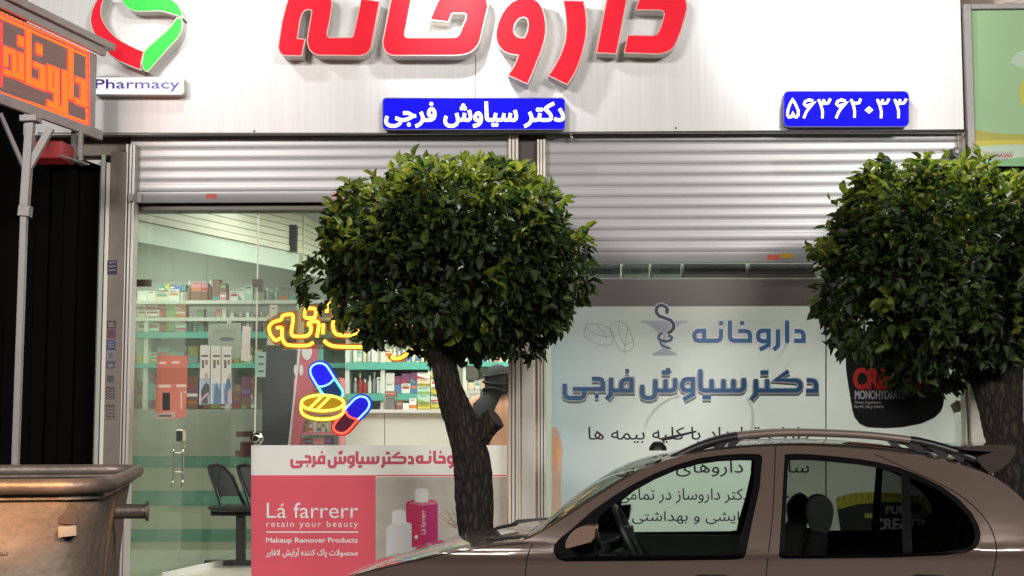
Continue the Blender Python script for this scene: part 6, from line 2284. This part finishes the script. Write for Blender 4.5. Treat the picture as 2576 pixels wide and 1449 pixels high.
for y, pxb in ((YN_ + .45, 0), (2 * YCAR - YN_ - .45, 1)):
    st = MB()
    p = Wc(2052, 1372, y); p2 = Wc(1985, 1372, y)
    xb_ = Wc(2060 if not pxb else 2010, 1370, y).x
    st.hexa([Vector((xb_ - .55, y - .24, .42)), Vector((xb_ - .05, y - .24, .42)), Vector((xb_ - .05, y + .24, .42)), Vector((xb_ - .55, y + .24, .42))],
            [Vector((xb_ - .57, y - .23, .62)), Vector((xb_ - .10, y - .23, .57)), Vector((xb_ - .10, y + .23, .57)), Vector((xb_ - .57, y + .23, .62))])
    st.hexa([Vector((xb_ - .20, y - .23, .50)), Vector((xb_ - .03, y - .23, .50)), Vector((xb_ - .03, y + .23, .50)), Vector((xb_ - .20, y + .23, .50))],
            [Vector((xb_ - .06, y - .19, .985)), Vector((xb_ + .05, y - .19, .965)), Vector((xb_ + .05, y + .19, .965)), Vector((xb_ - .06, y + .19, .985))])
    seat = st.build('front_seat', m_int, car, bevel=.04)
    mb = MB()
    hd_ = [(1978, 1285), (1984, 1262), (2000, 1245), (2018, 1240), (2032, 1250), (2038, 1275), (2034, 1305), (2020, 1326), (2000, 1332), (1986, 1320)] if pxb else [(2026, 1290), (2028, 1265), (2042, 1248), (2062, 1243), (2082, 1250), (2094, 1272), (2092, 1305), (2082, 1335), (2064, 1346), (2044, 1338), (2032, 1315)]
    hq = [(Wc(a, b_, y).x, Wc(a, b_, y).z) for a, b_ in hd_]
    mb.prism([dens(hq, 1)], lambda a, b_, d, y=y: Vector((a, y - .12 + d, b_)), 0, .24)
    mb.build('headrest', m_int2 if not pxb else m_int, seat, bevel=.03)
    mb = MB()
    for o in (-.07, .07):
        q = Wc(2050 if not pxb else 2000, 1340, y)
        mb.tube([q + Vector((0, o, .02)), q + Vector((-.03, o, -.13))], .008, 6)
    mb.build('headrest_post', m_steel, seat)
st = MB()
xq = Wc(2360, 1370, YCAR).x
st.hexa([Vector((xq - .75, YCAR - .62, .45)), Vector((xq - .1, YCAR - .62, .45)), Vector((xq - .1, YCAR + .62, .45)), Vector((xq - .75, YCAR + .62, .45))],
        [Vector((xq - .75, YCAR - .60, .62)), Vector((xq - .1, YCAR - .60, .58)), Vector((xq - .1, YCAR + .60, .58)), Vector((xq - .75, YCAR + .60, .62))])
st.hexa([Vector((xq - .18, YCAR - .62, .5)), Vector((xq - .02, YCAR - .62, .5)), Vector((xq - .02, YCAR + .62, .5)), Vector((xq - .18, YCAR + .62, .5))],
        [Vector((xq + .04, YCAR - .55, 1.02)), Vector((xq + .15, YCAR - .55, 1.0)), Vector((xq + .15, YCAR + .55, 1.0)), Vector((xq + .04, YCAR + .55, 1.02))])
for k in range(5):
    x = xq - .02 + k * .045
    st.bar(Vector((x, YCAR - .64, .8)), Vector((x + .06, YCAR - .56, 1.06)), .03, .02, 1)
st.build('rear_seat', [m_int, m_int2], car, bevel=.03)
mb = MB()
c = Wc(1583, 1352, YN_ + .42)
ax = Vector((.90, 0, .42)).normalized()
u_ = Vector((0, 1, 0)); v_ = ax.cross(u_)
mb.tube([c + (u_ * math.cos(a) + v_ * math.sin(a)) * .175 for a in np.linspace(0, 6.283, 28)[:-1]], .016, 8, closed=True)
for a in (0.1, 3.04, 4.7):
    mb.bar(c - ax * .02, c + (u_ * math.cos(a) + v_ * math.sin(a)) * .17, .035, .015)
mb.lathe(c, [(0, -.03), (.06, -.03), (.065, .02), (0, .03)], 14, ax='x')
mb.tube([c, c - ax * .3], .03, 8)
mb.build('steering_wheel', M('wheel_leather', (.03, .03, .03), .45), car, smooth=50)
# wheels, lamps, underside
for x in (xw1, xw2):
    for s in (-1, 1):
        yw = YN_ + .10 if s < 0 else 2 * YCAR - YN_ - .10
        mb = MB()
        mb.lathe((x, yw, .30), [(.20, -.09), (.28, -.09), (.30, -.06), (.30, .06), (.28, .09), (.20, .09)], 28, ax='y')
        tyre = mb.build('wheel', M('tyre_rubber', (.015, .015, .015), .85), car, smooth=50)
        mb = MB()
        mb.lathe((x, yw - .03 * 1, .30), [(0, -.05), (.05, -.055), (.06, -.04), (.17, -.03), (.19, -.055), (.2, -.05), (.2, .08), (0, .08)], 20, ax='y')
        mb.build('rim', m_steel, tyre, smooth=40)
mb = MB()
mb.box(xf + .05, YN_ + .06, z_lo, xr - .05, 2 * YCAR - YN_ - .06, .36)
mb.build('underbody', m_black, car)
mb = MB()
mb.prism([[(-.02, .27), (-.02, .40), (.06, .46), (.25, .48), (.25, .27)]], lambda a, b_, d: Vector((xf + a, YN_ + .17 + d, b_ - .02)), 0, 2 * (YCAR - YN_ - .17))
mb.build('front_bumper', m_paint, car, bevel=.03)
for s in (-1, 1):
    yb = YN_ + .10 if s < 0 else 2 * YCAR - YN_ - .10
    mb = MB(); mb.tube([Vector((xf + .02, yb + s * -.42, .42)), Vector((xf + .14, yb + s * -.34, .47)), Vector((xf + .28, yb + s * -.24, .53))], [.04, .06, .03], 12)
    mb.build('headlight', GL('lamp_lens', (.9, .9, .9)), car, smooth=50)

# ------------------------------------------------------------------ dumpster
A0, B0 = W(268, 1222, 3.60), W(352, 1186, 4.85)
zr_ = 1.367
sd = Vector((B0.x - A0.x, B0.y - A0.y, 0)); dep = sd.length; sd.normalize()
fd = Vector((-sd.y, sd.x, 0))          # along the front, towards the left
wid = 1.35
O = Vector((A0.x, A0.y, 0))
dm = thing('dumpster', 'rusty galvanised street dumpster with a rounded rim at the lower left', 'dumpster', O + fd * wid / 2 + sd * dep / 2)
m_galv = M('weathered_galvanised', (.25, .19, .145), .68, .05, var=.6, vs=6, bump=.7, bs=14)
m_rust = M('rusty_rim', (.22, .18, .155), .45, .5, var=.5, vs=8, bump=.2, bs=30)
m_inside = M('grimy_inside', (.025, .021, .018), .9, var=.5)


def dpnt(a, b_, z):       # a along front (to the left), b towards the building
    return O + fd * a + sd * b_ + Vector((0, 0, z))


def rrect(x0, y0, x1, y1, r, n=6):
    return rr(x0, y0, x1, y1, r, n)


def tub_ring(ins, z, r=.10):
    return [dpnt(a, b_, z) for a, b_ in rrect(ins, ins, wid - ins, dep - ins, r)]


mb = MB()
lv = [(.02, zr_ - .02), (.035, zr_ - .12), (.05, 1.05), (.10, .60), (.16, .25)]
rg = [tub_ring(i_, z) for i_, z in lv]
n = len(rg[0])
for k in range(len(rg) - 1):
    mb.add(rg[k] + rg[k + 1], [(i, (i + 1) % n, n + (i + 1) % n, n + i) for i in range(n)], 0)
mb.add(rg[-1], [tuple(range(n))], 0)
tub_ = mb.build('tub', m_galv, dm, smooth=40)
mb = MB()
rg = [tub_ring(i_ + .012, z) for i_, z in lv[:-1]]
for k in range(len(rg) - 1):
    mb.add(rg[k] + rg[k + 1], [(i, (i + 1) % n, n + (i + 1) % n, n + i) for i in range(n)], 0)
mb.add(rg[-1], [tuple(range(n))], 0)
mb.build('inner_lining', m_inside, dm, smooth=40)
mb = MB()
mb.tube(tub_ring(.0, zr_, .11), .019, 12, closed=True)
mb.build('rim', m_rust, dm, smooth=60)
mb = MB()
ri = tub_ring(.012, zr_ - .033, .10)
ro = tub_ring(.012, zr_ - .006, .10)
mb.add(ri + ro, [(i, (i + 1) % n, n + (i + 1) % n, n + i) for i in range(n)])
mb.build('rim_flange', m_rust, dm)
# side rib and trunnion on the right flank, hook and plate
dz = lambda X, Y: (X * .21228, 1141.5 + Y * .21228)
mb = MB()
yb_ = .44 * dep
mb.hexa([dpnt(-.012 + .03, yb_ - .02, zr_ - .04), dpnt(.03, yb_ - .02, zr_ - .04), dpnt(.03, yb_ + .02, zr_ - .04), dpnt(.018, yb_ + .02, zr_ - .04)],
        [dpnt(.13, yb_ - .02, .3), dpnt(.16, yb_ - .02, .3), dpnt(.16, yb_ + .02, .3), dpnt(.13, yb_ + .02, .3)])
mb.build('rib', M('rust_rib', (.20, .11, .06), .7, var=.4, vs=20), tub_)
mb = MB()
zt2 = 1.27
mb.tube([dpnt(.06, yb_ + .05, zt2), dpnt(-.06, yb_ + .05, zt2)], .021, 16)
mb.tube([dpnt(-.06, yb_ + .05, zt2), dpnt(-.068, yb_ + .05, zt2)], .028, 16)
mb.build('trunnion', m_rust, tub_, smooth=40)
mb = MB()
for aa in (.0, ):
    c0 = dpnt(.34, .045, 0)
    f0 = lambda px, py, d=0.: WP(px, py, dpnt(.3, .034, 1.2), sd) - sd * d
    mb.prism([[dz(*q) for q in ((700, 860), (910, 845), (915, 960), (700, 985))]], f0, -.010, .02)
mb.build('id_plate', M('rusty_plate', (.50, .36, .24), .6, var=.3, vs=20), tub_, bevel=.003)
mb = MB()
mb.prism([[dz(*q) for q in ((690, 830), (680, 700), (700, 620), (780, 570), (870, 600), (920, 680), (925, 800), (900, 838))]], f0, -.004, .004)
mb.build('grease_patch', M('grease_stain', (.10, .062, .04), .6, var=.5, vs=12), tub_)
mb = MB()
for body, r in ((shape('شهرداری'), (-220, 960, 190, 1055)), (shape('منطقه پاک'), (-200, 1120, 95, 1250))):
    q0_, q1_ = dz(r[0], r[1]), dz(r[2], r[3])
    write(mb, body, (*q0_, *q1_), f0, -.004, 0, .05)
mb.stroke([dz(*q) for q in ((-100, 875), (150, 885), (215, 850), (238, 790), (200, 750), (100, 740))], 1.8, f0, -.004, 0)
mb.build('stencil', M('worn_stencil', (.05, .028, .015), .7, var=.4, vs=30), tub_)
for a in (.15, wid - .15):
    for b_ in (.15, dep - .15):
        mb = MB(); p = dpnt(a, b_, .10)
        mb.lathe(p, [(.0, -.025), (.09, -.025), (.1, -.015), (.1, .015), (.09, .025), (0, .025)], 18, ax='y')
        mb.bar(p, p + Vector((0, 0, .16)), .05, .05)
        mb.build('castor', m_black, dm)
